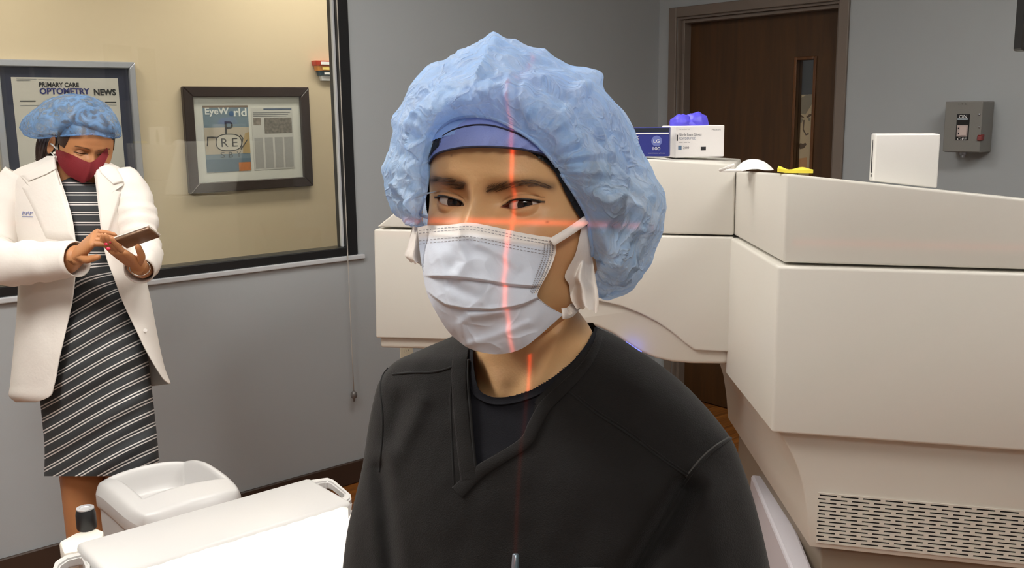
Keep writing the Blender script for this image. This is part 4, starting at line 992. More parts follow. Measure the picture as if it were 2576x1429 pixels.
# crew collar of the undershirt, then the scrub's neck bands
band_on(ST, [(1180, 880), (1184, 935), (1197, 984), (1222, 1003), (1250, 1009), (1292, 1005), (1344, 988), (1396, 957), (1446, 916), (1482, 872), (1500, 840), (1506, 822)], 19, -.001, 'crew_collar', M_TEE, man)
band_on(ST, [(1160, 872), (1155, 935), (1157, 1000), (1164, 1080), (1172, 1150), (1180, 1205)], [40, 40, 40, 44], .0025, 'neck_band', M_SCRUB, scrub)
band_on(ST, [(1512, 822), (1500, 870), (1468, 925), (1420, 975), (1372, 1022), (1345, 1070), (1322, 1112), (1262, 1152), (1205, 1188), (1150, 1240)], [16, 22, 30, 34, 34, 30, 34, 40], .0022, 'neck_band', M_SCRUB, scrub)
M_SDK = mat('seam_black', rgb(16, 15, 15), .9); M_SLT = mat('seam_sheen', rgb(64, 62, 60), .8)
seam([(1432, 985), (1498, 1038), (1573, 1086), (1674, 1161), (1733, 1199)], .0013, -.0002, m=M_SDK)
seam([(1432, 980), (1500, 1033), (1576, 1081), (1676, 1156), (1734, 1194)], .0010, .0004)
seam([(1838, 1102), (1800, 1128), (1766, 1160), (1731, 1202), (1696, 1262), (1643, 1355), (1600, 1436)], .0014, .0006)
seam([(1834, 1100), (1796, 1124), (1761, 1156), (1726, 1199)], .0009, .0003, m=M_SLT)
seam([(985, 915), (958, 962), (963, 1064), (955, 1187)], .0012, .0004, m=M_SDK)
seam([(988, 942), (1040, 937), (1090, 936), (1130, 926), (1160, 912)], .0012, .0, m=M_SDK)
seam([(1142, 923), (1134, 998), (1137, 1108), (1142, 1222)], .0009, .0002, m=M_SDK)
seam([(1197, 1180), (1188, 1090), (1178, 960), (1178, 905)], .0013, .0008, m=M_SDK)
# chest pocket edge with the pen, white tag on the sleeve
pen = empty('pen', hit(ST, 1304, 1420, .004), 'silver blue pen clipped in the black scrub pocket', 'pen')
pt, pb = hit(ST, 1309, 1390, .007), hit(ST, 1301, 1480, .006)
ax_ = pt-pb; Lp = np.linalg.norm(ax_); ax_ /= Lp
pnb = obj('pen_barrel', lathe([(0, 0), (.0048, 0), (.0048, Lp-.016), (.0042, Lp-.013), (.0030, Lp-.012), (.0028, Lp-.001), (.0020, Lp), (.0012, Lp), (.0010, Lp-.004), (0, Lp-.004)], pb, ax_, 20), mat('pen_steel', rgb(112, 132, 142), .3, .5), pen, auto=40)
obj('pen_clip', tube([pt-ax_*.014+CX*.004, pt-ax_*.015+CX*.008-FW*.002, pb+CX*.008], .0014, 8), mat('pen_dark', rgb(24, 26, 28), .3), pen, True)
obj('pen_band', lathe([(.005, 0), (.0052, .001), (.0052, .003), (.005, .004)], pt-ax_*.02, ax_, 20), mat('pen_white', rgb(210, 214, 218), .4), pnb)
obj('pocket_edge', strap_ if False else tube([p for p in (hit(ST, x, y, .001) for x, y in spl([(1230, 1448), (1310, 1442), (1420, 1436), (1520, 1430)], 40)) if p is not None], .0018, 6), M_SCRUB, scrub, True)
tq = [hit(ST, x, y, .001, .95) for x, y in [(876, 1272), (886, 1266), (883, 1292), (877, 1304)]]
obj('sleeve_tag', (tq+[p-FW*.001 for p in tq], [(0, 1, 2, 3), (7, 6, 5, 4), (0, 4, 5, 1), (1, 5, 6, 2), (2, 6, 7, 3), (3, 7, 4, 0)]), M_PAPER, scrub)
# trousers on the bed (out of the frame), shoes
tr = []
for sg in (-1, 1):
    h0 = hipc+legs*.09*sg+ZV*.075; kn_ = h0+legd*.42+ZV*.01; an_ = kn_+legd*.04-ZV*(kn_[2]-.1)
    tr.append(tube(spl([h0-legd*.1, h0, (h0+kn_)/2, kn_-legd*.02, kn_+legd*.03-ZV*.06, (kn_+an_)/2, an_], 30), np.interp(np.linspace(0, 1, 30), [0, .2, .5, .7, 1], [.085, .09, .075, .065, .055]), 20))
    sh_ = an_*np.array([1, 1, 0])
    obj('shoe', loft([[sh_+legd*(t)+legs*w*math.cos(a)+ZV*max(0.0, hgt*.5+hgt*.5*math.sin(a)) for a in np.linspace(0, 2*math.pi, 16, endpoint=False)] for t, w, hgt in ((-.07, .02, .05), (-.06, .035, .08), (0, .038, .09), (.06, .042, .07), (.13, .044, .05), (.18, .03, .035), (.2, .012, .02))]), M_BLACK, man, True)
obj('scrub_trousers', join(*tr), M_SCRUB, man, True)

# ================================================================== laser alignment cross: a real line projector a little left of the camera
def surf(x, y):
    best = None
    for t in (HT, MT, ST):
        q = hit(t, x, y)
        if q is not None and (best is None or dep(q) < dep(best)): best = q
    return best
NT_ = bvh((NVt.tolist(), NF))
vp = [surf(1298, 430), surf(1296, 480), surf(1293, 560), surf(1290, 620), surf(1286, 700), surf(1286, 780), hit(NT_, 1341, 890), hit(NT_, 1342, 960), surf(1318, 1160), surf(1302, 1360)]
pc_ = np.mean(vp, 0); nl = np.linalg.svd(np.array(vp)-pc_)[2][2]; nl /= np.linalg.norm(nl)
aim = surf(1290, 558)
hd_ = np.array([nl[1], -nl[0], 0]); hd_ /= np.linalg.norm(hd_)
if hd_ @ FW < 0: hd_ = -hd_
LS = aim-hd_*.72+ZV*.10; LS = LS-nl*((LS-pc_) @ nl)
ld = bpy.data.lights.new('laser_line_projector', 'SPOT'); lo = bpy.data.objects.new('laser_line_projector', ld); COL.objects.link(lo)
zax = LS-aim; zax /= np.linalg.norm(zax); xax = nl-zax*(nl @ zax); xax /= np.linalg.norm(xax); yax = np.cross(zax, xax)
# horizontal line: tilt the projector so its second line runs across both cheeks
lo.matrix_world = Matrix([[xax[i], yax[i], zax[i], LS[i]] for i in range(3)]+[[0, 0, 0, 1]])
ld.energy = 1.0; ld.color = (1, .10, .04); ld.spot_size = math.radians(85); ld.spot_blend = .0; ld.shadow_soft_size = .0008
ld.use_nodes = True; nt = ld.node_tree; N = nt.nodes; L = nt.links; em = N['Emission']
tc = N.new('ShaderNodeTexCoord'); sx = N.new('ShaderNodeSeparateXYZ'); L.new(tc.outputs['Normal'], sx.inputs[0])
def mth(op, a, b=None):
    n = N.new('ShaderNodeMath'); n.operation = op
    for k, v in enumerate((a, b)):
        if v is None: continue
        if isinstance(v, (int, float)): n.inputs[k].default_value = v
        else: L.new(v, n.inputs[k])
    return n.outputs[0]
def line(coord, w):
    q = mth('DIVIDE', coord, w); q = mth('MULTIPLY', q, q); return mth('EXPONENT', mth('MULTIPLY', q, -1))
tx, ty = mth('DIVIDE', sx.outputs[0], sx.outputs[2]), mth('DIVIDE', sx.outputs[1], sx.outputs[2])
tyr = mth('ADD', ty, mth('MULTIPLY', tx, .0))
val = mth('ADD', mth('MULTIPLY', line(tx, .0020), LASER_V), mth('ADD', mth('MULTIPLY', line(tyr, .0032), LASER_H), mth('MULTIPLY', line(tx, .006), LASER_V*.10)))
L.new(val, em.inputs['Strength'])
# ================================================================== the woman in the white coat
WD = 2.75
_x, _y, _z = rot_axes(math.radians(-38), math.radians(24), math.radians(0))
wsc = .92
HW = Frame(P(232, 387, WD-.075)-_y*.0835*wsc, _x, _y, _z)
wom = empty('person', P(230, 1200, WD)*np.array([1, 1, 0]), 'person in white coat, striped dress and red mask looking down at a phone', 'person')
eyeW = Eye(.0160, .0455, -.0022, -.0005, .0012, .0022)
al = head_cols(130, 40); zz = np.r_[np.linspace(-.108, -.03, 40), np.linspace(-.028, .02, 60), np.linspace(.023, .110, 36)]
X, Y, Z, A, inf = make_head(eyeW, al, zz)
WV = HW.w(np.stack([X.ravel(), Y.ravel(), Z.ravel()], 1)*wsc); WF = gridq(len(al), len(zz), True)
wskin = np.array(rgb(182, 126, 84)[:3]); wdark = np.array(rgb(48, 30, 22)[:3]); col = np.ones((len(WV), 3))*wskin
axr, Zr = inf['ax'].ravel(), Z.ravel(); frn = inf['fr'].ravel() > .4
w_ = np.where(frn, .5*np.exp(-((axr-.031)/.016)**2-((Zr-.003)/.008)**2), 0)[:, None]; col = col*(1-w_)+np.array(rgb(120, 84, 66)[:3])*w_
w_ = np.where(frn & (axr > .013) & (axr < .05), .9*np.exp(-((Zr-inf['zt'].ravel()*.3+.001)/.0020)**2), 0)[:, None]; col = col*(1-w_)+wdark*w_
w_ = np.where(frn & (axr > .012) & (axr < .05), .9*np.exp(-((Zr-.0165-.004*np.sin((axr-.012)*70))/.0018)**2), 0)[:, None]; col = col*(1-w_)+wdark*w_
parts_, cols_ = [(WV.tolist(), WF.tolist())], [col]
def addskin(vf, c=None): parts_.append(vf); cols_.append(np.ones((len(vf[0]), 3))*(wskin if c is None else c))
addskin(tube(spl([P(185, 405, WD), P(188, 440, WD), P(192, 480, WD+.01), P(200, 620, WD+.02), P(215, 900, WD+.01)], 24), np.interp(np.linspace(0, 1, 24), [0, .1, .25, .4, 1], [.048, .047, .06, .07, .09]), 24))
# ear
eo = P(128, 368, WD+.0); en = 14; er = []
for t, r in ((-.006, .6), (0, .95), (.004, 1), (.007, .85), (.004, .6), (.001, .2)):
    er.append([eo+(CX*.5-FW*.8)*t*1.6+(CX*.013*math.cos(a)-FW*.004*math.cos(a)+CY*(.026*math.sin(a))+CX*.006*math.sin(a))*r*(1-.12*math.sin(a)*-1) for a in np.linspace(0, 2*math.pi, en, endpoint=False)])
addskin(loft(er))
# legs
def vert_leg(top, rad, z0):
    q = [np.array([top[0], top[1], z]) for z in np.linspace(top[2]+.12, z0, 26)]
    return tube(q, np.interp(np.linspace(0, 1, 26), [0, .25, .5, .8, .93, 1], [.062, .058, .056, .038, .034, .045]), 22)
lt, rt_ = P(206, 1196, WD+.01), P(318, 1196, WD+.05)
addskin(vert_leg(lt, 1, .05)); addskin(vert_leg(rt_, 1, .05))
# hands
hd1 = P(194, 642, 2.50); k1 = P(246, 590, 2.47); addskin(hand_mesh(hd1, k1-hd1, CX*.5-CY*.62+FW*.6, L=.160, curls=[.9, 1.0, 1.02, .95], bends=(.95, .22, .18), thumb_up=-CY))
addskin(tube(spl([P(140, 668, 2.55), P(170, 662, 2.53), hd1+(k1-hd1)*.06], 8), np.linspace(.031, .0255, 8), 16))
hd2 = P(345, 668, 2.53); k2 = P(300, 636, 2.475); addskin(hand_mesh(hd2, k2-hd2, CY*.65+FW*.5+CX*.35, L=.158, curls=[.3, .35, .4, .5], bends=(.3, .5, .4), thumb_up=CY+CX*.5))
addskin(tube(spl([P(362, 668, 2.61), P(357, 674, 2.57), hd2+(k2-hd2)*.06], 8), np.linspace(.031, .0255, 8), 16))
allv = join(*parts_); cc_ = np.vstack(cols_)
wbody = obj('body', allv, M_SKIN, wom, True, {'Col': ('FLOAT_COLOR', np.c_[cc_, np.ones(len(cc_))])})
M_NAIL = mat('red_nail', rgb(196, 46, 70), .25)
for (hx, hy, hd_) in ((279, 608, 2.44), (268, 614, 2.445), (272, 626, 2.42)):
    c_ = P(hx, hy, hd_-.012); obj('fingernail', loft([[c_+CX*.006*r*math.cos(a)+CY*.0042*r*math.sin(a)-FW*h for a in np.linspace(0, 2*math.pi, 10, endpoint=False)] for r, h in ((1, -.002), (.95, .001), (.5, .002))]), M_NAIL, wbody, True)
WT = bvh((WV.tolist(), WF.tolist()))
# hair
M_WHAIR = mat('brown_hair', rgb(46, 28, 22), .5, var=.3, vscale=60)
hs = []
for k in range(60):
    r_ = random.Random(k); x0, y0 = 100+r_.random()*45, 338+r_.random()*10; x1, y1 = 92+r_.random()*46, 388+r_.random()*30
    d0 = WD+.03+r_.random()*.05
    hs.append(tube(spl([P(x0, y0, d0), P((x0+x1)/2-2, (y0+y1)/2, d0-.006), P(x1, y1, d0), P(x1-8*r_.random(), y1+6, d0)], 8), np.array([.007, .008, .008, .007, .006, .005, .003, .0006]), 6))
obj('hair', join(*hs), M_WHAIR, wom, True)
# cap: puffed blob gathered above the brows
def blob(S, c, D, Tf, Tb, nt, nr, dfn=None):
    c = np.array(c, float); p = np.array(S, float); q = spl(np.vstack([p, p[:1]]), 2000); an = np.unwrap(np.arctan2(q[:, 1]-c[1], q[:, 0]-c[0])); an = np.maximum.accumulate(an)
    tg_ = np.linspace(0, 2*np.pi, nt, endpoint=False); t_ = (tg_-an[0]) % (2*np.pi)+an[0]; s_ = np.stack([np.interp(t_, an, q[:, k]) for k in (0, 1)], 1)
    rows_ = []
    for sgn, T_, rs in ((-1, Tf, np.linspace(.02, 1, nr)), (1, Tb, np.linspace(1, .02, nr)[1:])):
        for r in rs: rows_.append([P(*(c+(s_[i]-c)*r), D+sgn*T_*math.sqrt(max(0, 1-r**2.2))) for i in range(nt)])
    V = np.array(rows_); f_ = gridq(nt, len(rows_), True); return V, f_
CS = [(48, 322), (56, 300), (74, 282), (96, 266), (112, 252), (140, 241), (182, 234), (226, 241), (262, 258), (286, 280), (301, 306), (308, 330), (300, 346), (276, 346), (240, 339), (200, 341), (160, 343), (120, 347), (88, 347), (62, 338)]
V, f_ = blob(CS, (185, 300), WD+.0, .128, .13, 160, 30)
vf_ = V.reshape(-1, 3); cen = P(185, 310, WD); o_ = vf_-cen; o_ /= np.linalg.norm(o_, axis=1)[:, None]
vr = np.array([(lambda d_: d_[1]-d_[0])(noise.voronoi(Vector(p)*11)[0]) for p in vf_])
_e = np.clip(1-np.abs(np.repeat(np.arange(len(V)), V.shape[1])-29)/8, 0, 1)
vf_ = vf_+o_*((-.010*np.exp(-vr*5)+.0025*vfbm(vf_, 22, 3)+.002)*(1-.7*_e))[:, None]
for k in range(30*160):   # the front of the cap lies over the forehead
    vv = vf_[k]-CC; L_ = np.linalg.norm(vv); loc, nor, i_, ds = WT.ray_cast(Vector(CC), Vector(vv/L_))
    if loc is not None and ds-.010 < L_: vf_[k] = CC+vv*((ds-.010)/L_)
M_WCAP = nonwoven('blue_cap_sheer', rgb(122, 168, 220), .54, .35, 60., .5)
wc = obj('bouffant_cap', (vf_, f_), M_WCAP, wom, True)
rim = vf_.reshape(-1, 160, 3)[29]; obj('cap_elastic', tube([rim[i] for i in range(8, 74)], .0026, 6), M_WCAP, wc, True)
# hair mass under the cap
hv_ = [HW.w(np.array([x, y, z])*wsc) for x, y, z in zip(X.ravel()*1.04, Y.ravel()*1.03-.004, Z.ravel()*1.03)]
hmk = (Zr > np.interp(axr, [0, .04, .06, .068, .2], [.060, .054, .040, -.0, -.01])) | ((np.cos(A.ravel()) < .1) & (Zr > -.05))
hff = WF[hmk[WF].all(1)]; a_, b_, _ = clean(np.array(hv_), hff); obj('hair', (a_, b_), M_WHAIR, wom, True)
# red mask
top_ = spl([(142, 375), (160, 381), (185, 391), (210, 403), (228, 408), (244, 398), (258, 384), (270, 371)], 100)
bot_ = spl([(196, 455), (206, 460), (216, 458), (226, 452), (236, 443)], 100)
lef_ = spl([(142, 375), (140, 390), (150, 416), (170, 440), (196, 455)], 100); rig_ = spl([(270, 371), (272, 390), (264, 410), (252, 428), (236, 443)], 100)
ns_, nt2 = 60, 50; S_, T_ = np.meshgrid(np.linspace(0, 1, ns_), np.linspace(0, 1, nt2)); s3, t3 = S_[..., None], T_[..., None]
def cv1(c, u): return np.stack([np.interp(u, np.linspace(0, 1, 100), c[:, k]) for k in (0, 1)], -1)
PXm = (1-t3)*cv1(top_, S_)+t3*cv1(bot_, S_)+(1-s3)*cv1(lef_, T_)+s3*cv1(rig_, T_)-((1-s3)*(1-t3)*top_[0]+s3*(1-t3)*top_[-1]+(1-s3)*t3*bot_[0]+s3*t3*bot_[-1])
Vm2 = []
for j in range(nt2):
    for i in range(ns_):
        x, y = PXm[j, i]; q = HW.hull(x, y, (0, .004, -.045), (.070, .112, .088)); h = hit(WT, x, y)
        d = dep(q) if h is None else min(dep(q), dep(h)-.004)
        d -= .006*math.exp(-(polydist(np.array(x), np.array(y), [(228, 408), (224, 430), (212, 458)])/8)**2); Vm2.append(P(x, y, d))
Vm2 = np.array(Vm2); dg = np.array([dep(q) for q in Vm2]).reshape(nt2, ns_)
for _ in range(4):
    pd = np.pad(dg, 1, mode='edge'); sm = (pd[:-2, 1:-1]+pd[2:, 1:-1]+pd[1:-1, :-2]+pd[1:-1, 2:]+dg)/5; dg = np.minimum(dg, sm)*.5+sm*.5-.0004
Vm2 = np.array([P(*PXm[j, i], dg[j, i]) for j in range(nt2) for i in range(ns_)])
wm = obj('face_mask', (np.array(Vm2), gridq(ns_, nt2)), mat('crimson_cloth', rgb(116, 18, 28), .75, var=.12, vscale=25, bump=.3, bscale=300), wom, True)
obj('ear_loop', tube([Vm2[0], P(134, 366, WD-.03), P(128, 362, WD-.01)], .0022, 6), M_PAPER, wm, True); obj('ear_loop', tube([Vm2[(nt2-20)*ns_//2//ns_*ns_], P(133, 388, WD-.03), P(128, 384, WD-.012)], .0018, 6), M_PAPER, wm, True)
obj('earring', lathe([(0, .004), (.004, .002), (.004, -.002), (0, -.004)], P(137, 385, WD-.035), n=10), mat('pearl', rgb(236, 226, 214), .2), wom, True)
# striped dress
def stripe_mat(name, cd, cl):
    m = mat(name, cd, .85, var=.06, bump=.2, bscale=400); nt = m.node_tree; N = nt.nodes; L = nt.links
    at = N.new('ShaderNodeAttribute'); at.attribute_name = 'stripe'; fr = N.new('ShaderNodeMath'); fr.operation = 'FRACT'; L.new(at.outputs['Fac'], fr.inputs[0])
    def bandn(c, w):
        a = N.new('ShaderNodeMath'); a.operation = 'COMPARE'; a.inputs[1].default_value = c; a.inputs[2].default_value = w; L.new(fr.outputs[0], a.inputs[0]); return a.outputs[0]
    ad = N.new('ShaderNodeMath'); ad.operation = 'MAXIMUM'; L.new(bandn(.38, .05), ad.inputs[0]); L.new(bandn(.62, .05), ad.inputs[1])
    mx = N.new('ShaderNodeMixRGB'); L.new(ad.outputs[0], mx.inputs[0]); src = [l.from_socket for l in L if l.to_node.type == 'BSDF_PRINCIPLED' and l.to_socket.name == 'Base Color'][0]
    L.new(src, mx.inputs[1]); mx.inputs[2].default_value = cl; L.new(mx.outputs[0], N['Principled BSDF'].inputs['Base Color']); return m
drows = [(446, 160, 226, .05, WD), (462, 140, 248, .075, WD), (490, 110, 285, .10, WD), (560, 95, 305, .115, WD), (650, 110, 300, .105, WD), (720, 105, 318, .11, WD), (800, 96, 348, .12, WD), (900, 94, 372, .13, WD), (980, 98, 382, .13, WD), (1060, 106, 391, .125, WD), (1130, 112, 398, .12, WD), (1198, 111, 402, .115, WD)]
dys = np.linspace(446, 1198, 180); dr = rowloft(resample_rows(drows, dys), 120, ex=2.2)
dv_, df_ = loft(dr, cap=False); dv_ = np.array(dv_)
_v = dv_-CC; _d = _v @ FW; dpx, dpy = 1288+F*(_v @ CX)/_d, 714.5-F*(_v @ CY)/_d
k_ = smooth01((dpy-640)/110)
stp = np.where(dpy < 640, dpy/25., 25.6+(dpy-640)/32.)+k_*(.52*(dpx-230)+.0009*(dpx-230)**2*0+10*np.sin((dpx-200)/60.)*.4)/32.
fold = k_*(.004*np.sin((dpx*.45+dpy)*.05)+.003*np.sin((dpx*.6+dpy)*.11))+.003*vfbm(dv_, 9, 2)+(.012*np.exp(-((dpy-665)/14)**2)*np.sin(dpx*.11)*.4)
tw = CC-dv_; tw /= np.linalg.norm(tw, axis=1)[:, None]; dv_ = dv_+tw*fold[:, None]
obj('striped_dress', (dv_, np.array(df_)), stripe_mat('striped_jersey', rgb(48, 50, 52), rgb(206, 200, 196)), wom, True, {'stripe': ('FLOAT', stp)})
# white coat: open at the front
cr_ = [  # t, yl, yr, xl, xr, front-left, front-right, thickness
    (0, 392, 392, 118, 250, 142, 232, .075), (.04, 404, 408, 96, 276, 140, 233, .085), (.08, 420, 424, 52, 306, 142, 234, .095), (.13, 446, 446, 14, 336, 150, 238, .105), (.20, 485, 485, 6, 344, 163, 243, .12), (.30, 545, 545, 14, 342, 180, 250, .135), (.40, 605, 605, 30, 344, 189, 258, .14), (.48, 655, 650, 42, 352, 190, 268, .14),
    (.56, 705, 700, 45, 367, 188, 287, .145), (.64, 765, 752, 43, 379, 180, 306, .15), (.74, 835, 820, 38, 392, 164, 338, .155), (.84, 905, 885, 31, 405, 148, 370, .16), (.93, 970, 935, 25, 418, 135, 400, .16), (.97, 998, 955, 23, 426, 124, 414, .16), (1, 1012, 965, 40, 430, 92, 426, .16)]
cr_ = np.array(cr_); ts = np.linspace(0, 1, 120); cvv = np.stack([interp(ts, cr_[:, 0], cr_[:, k]) for k in range(1, 8)], 1)
V = []; nfl, nb_, nfr = 40, 50, 40
for (yl, yr, xl, xr, fl_, fr_, T_) in cvv:
    mid, hw = (xl+xr)/2, (xr-xl)/2
    def pt(px, sgn, y): u = np.clip((px-mid)/hw, -1, 1); return P(px, y, WD+.005+sgn*T_*(1-abs(u)**2.2)**.5*(.85 if sgn > 0 else 1))
    for s in np.linspace(0, 1, nfl): V.append(pt(fl_+(xl-fl_)*s, -1, yl))
    for s in np.linspace(0, 1, nb_+2)[1:-1]: V.append(pt(xl+(xr-xl)*s, 1, yl+(yr-yl)*s))
    for s in np.linspace(0, 1, nfr): V.append(pt(xr+(fr_-xr)*s, -1, yr))
V = np.array(V); ncw = nfl+nb_+nfr; fo = .006*vfbm(V, 7, 3); tw = CC-V; tw /= np.linalg.norm(tw, axis=1)[:, None]; V = V+tw*fo[:, None]
M_COAT = mat('white_coat', rgb(222, 215, 207), .8, var=.02, bump=.25, bscale=120, spec=.2)
coat = obj('white_coat', (V, gridq(ncw, len(ts))), M_COAT, wom, True)
md = coat.modifiers.new('thickness', 'SOLIDIFY'); md.thickness = .003
CT = bvh((V.tolist(), gridq(ncw, len(ts)).tolist()))
# lapels: folded cloth lying on the fronts
def lapel(pts, lift, name='lapel'):
    c = np.mean(pts, 0); pts_ = [np.array(p, float) for p in pts]; n = len(pts_); V = []; N_ = 9
    ring0 = []
    P2 = np.array(spl(np.vstack([pts_, pts_[:1]]), 64)) if False else np.array([pts_[i]*(1-f_)+pts_[(i+1) % n]*f_ for i in range(n) for f_ in np.linspace(0, 1, 12, endpoint=False)])
    rows_ = []
    for r in np.linspace(1, .0, N_):
        row = []
        for p in P2:
            x, y = c+(p-c)*r; q = hit(CT, x, y, 0, WD-.1); L_ = np.linalg.norm(q-CC); row.append(CC+(q-CC)*(1-(lift if r < .995 else .0)/L_))
        rows_.append(row)
    V = np.array(rows_).reshape(-1, 3); return obj(name, (V, gridq(len(P2), N_, True)), M_COAT, coat, True)
lapel([(139, 398), (120, 418), (48, 440), (66, 462), (54, 470), (80, 520), (116, 600), (150, 606), (186, 604), (182, 560), (160, 480)], .010)
lapel([(238, 400), (262, 418), (300, 436), (316, 462), (284, 470), (306, 486), (290, 540), (262, 628), (254, 590), (246, 520), (240, 450)], .010)
lapel([(142, 392), (118, 402), (84, 424), (50, 442), (68, 460), (118, 440), (146, 424)], .014, 'collar'); lapel([(234, 394), (262, 406), (296, 424), (314, 460), (286, 468), (252, 436)], .014, 'collar')
def sleeve(path, rad, n=26, name='sleeve'):
    q = spl([P(*p) for p in path], 40); rd = np.interp(np.linspace(0, 1, 40), np.linspace(0, 1, len(rad)), rad); v, f = tube(q, rd, n, cap=False); v = np.array(v)
    jj_ = np.repeat(np.arange(40), n)/39.; d_ = v-np.repeat(q, n, 0); d_ /= np.linalg.norm(d_, axis=1)[:, None]
    v = v+d_*(.006*vfbm(v, 14, 3)+.003*np.sin(jj_*60+3*vfbm(v, 8, 2))*np.clip(np.sin(jj_*math.pi), 0, 1))[:, None]
    o = obj(name, (v, np.array(f)), M_COAT, coat, True); m_ = o.modifiers.new('thickness', 'SOLIDIFY'); m_.thickness = .003; return o
sleeve([(58, 446, WD-.01), (22, 500, WD-.02), (-6, 580, WD-.05), (-18, 640, WD-.09), (10, 662, WD-.17), (80, 660, WD-.20), (150, 656, WD-.215), (194, 652, WD-.235)], [.052, .066, .064, .062, .060, .058, .055, .051, .047])
sleeve([(300, 450, WD-.0), (328, 500, WD-.02), (346, 560, WD-.05), (354, 612, WD-.08), (364, 648, WD-.12), (356, 668, WD-.17), (350, 682, WD-.195)], [.050, .060, .056, .050, .046, .043, .039])
# pocket and button, embroidered name line
for x_, y_ in ((364, 832),): q = hit(CT, x_, y_, .002); obj('button', lathe([(0, .003), (.005, .0025), (.006, 0), (0, 0)], q, CC-q, 14), M_PAPER, coat)
M_EMB = mat('embroidery_blue', rgb(140, 146, 186), .7)
for k in range(6): a, b = hit(CT, 58+k*4.6, 541-(k % 2)*3, .0025), hit(CT, 60+k*4.6, 532+(k % 3), .0025); obj('embroidery', tube([a, b], .0012, 5), M_EMB, coat)
a, b = hit(CT, 58, 545, .0025), hit(CT, 84, 545, .0025); obj('embroidery', tube([a, b], .0008, 5), M_EMB, coat)
# bracelet, ring, shoes
bc = P(352, 674, 2.53); obj('bracelet', tube([bc+CX*.026*math.cos(a)*.8+CY*.026*math.sin(a)*.8+FW*.015*math.cos(a) for a in np.linspace(0, 2*math.pi, 24)], .0016, 6), mat('silver', rgb(210, 204, 196), .25, .9), wom, True)
for q0_ in (lt, rt_):
    sh_ = np.array([q0_[0], q0_[1], 0]); fd_ = -FW*np.array([1, 1, 0]); fd_ /= np.linalg.norm(fd_); sd_ = np.array([-fd_[1], fd_[0], 0])
    obj('shoe', loft([[sh_+fd_*t+sd_*w*math.cos(a)+ZV*max(0., h*.5+h*.5*math.sin(a)) for a in np.linspace(0, 2*math.pi, 16, endpoint=False)] for t, w, h in ((-.06, .018, .04), (-.045, .03, .07), (0, .036, .08), (.06, .038, .05), (.12, .036, .035), (.16, .014, .02))]), M_BLACK, wom, True)
# phone
ph_ = empty('mobile_phone', P(346, 600, 2.455), 'mobile phone in a tan case held in her left hand', 'phone')
a1 = CX*.94+CY*.33; a1 /= np.linalg.norm(a1); a2 = FW*.94-CY*.34; a2 -= a1*(a2 @ a1); a2 /= np.linalg.norm(a2); a3 = np.cross(a1, a2)
a3 = a3 if a3 @ CY > 0 else -a3
pcn = P(346, 598, 2.462)
obj('phone_case', obox(pcn, a1, a2, a3, .046, .031, .0042, .003, 3), mat('tan_case', rgb(120, 92, 70), .35, .2, var=.3, vscale=40), ph_, auto=40)
obj('phone_screen', obox(pcn+a3*.0045, a1, a2, a3, .044, .029, .0006), mat('phone_glass', rgb(20, 20, 24), .1), ph_)
obj('phone_rim', tube([pcn+a1*s_*.047+a2*t_*.032+a3*.0042 for s_, t_ in ((-1, -1), (1, -1), (1, 1), (-1, 1), (-1, -1))], .0014, 6), mat('phone_rim', rgb(228, 214, 204), .3, .3), ph_)
# ================================================================== pictures on the hallway wall
EX, EZ = np.array([1., 0, 0]), np.array([0, 0, 1.])
def Hp(x, y, off=0.): return pl(x, y, (0, HY-off, 0), (0, 1, 0))
def flat(name, x0, x1, z0, z1, y, m, root, th=.0008): return obj(name, box(x0, x1, y-th, y, z0, z1), m, root)
def frame4(name, x0, x1, z0, z1, w, y0, y1, m, root, bev=.004):
    """mitred picture frame, four mouldings"""
    ps = [((x0, z0), (x1, z0), (x1-w, z0+w), (x0+w, z0+w)), ((x1, z0), (x1, z1), (x1-w, z1-w), (x1-w, z0+w)),
          ((x1, z1), (x0, z1), (x0+w, z1-w), (x1-w, z1-w)), ((x0, z1), (x0, z0), (x0+w, z0+w), (x0+w, z1-w))]
    for p in ps: obj(name, prism([(a, y0, b) for a, b in p], (0, y1-y0, 0), bev, 1), m, root)
# ---- framed magazine cover
M_DKWOOD = mat('espresso_frame', rgb(44, 32, 28), .3, var=.15, vscale=12)
fx0, fx1 = Hp(462, 340)[0], Hp(776, 340)[0]; fz1, fz0 = (Hp(455, 207)[2]+Hp(775, 230)[2])/2, (Hp(468, 480)[2]+Hp(778, 474)[2])/2
pf = empty('framed_magazine', ((fx0+fx1)/2, HY, fz0), 'dark wood frame with an eye magazine cover and article on white mat', 'picture')
fwd_ = Hp(487, 340)[0]-fx0
frame4('frame', fx0, fx1, fz0, fz1, fwd_, HY-.032, HY, M_DKWOOD, pf)
flat('mat_board', fx0+fwd_-.003, fx1-fwd_+.003, fz0+fwd_-.003, fz1-fwd_+.003, HY-.008, M_PAPER, pf)
obj('glazing', box(fx0+fwd_-.003, fx1-fwd_+.003, HY-.022, HY-.020, fz0+fwd_-.003, fz1-fwd_+.003), M_GLASS, pf)
yb = HY-.0098
def gx(x): return Hp(x, 340)[0]
def gz(y): return (fz1-(y-(207+230)/2)*(fz1-fz0)/(477-(207+230)/2))
M_COVA = mat('cover_blue', rgb(120, 140, 158), .5, var=.25, vscale=5); M_COVB = mat('cover_sand', rgb(196, 182, 166), .5, var=.12, vscale=7)
M_COVT = mat('cover_brown', rgb(134, 112, 98), .5, var=.1); M_ORANGE = mat('cover_orange', rgb(206, 120, 58), .5, var=.3, vscale=60)
cv = flat('magazine_cover', gx(512), gx(625), gz(428), gz(264), yb, M_COVA, pf)
flat('cover_band', gx(512), gx(625), gz(269), gz(264), yb-.0009, M_COVT, cv, .0003)
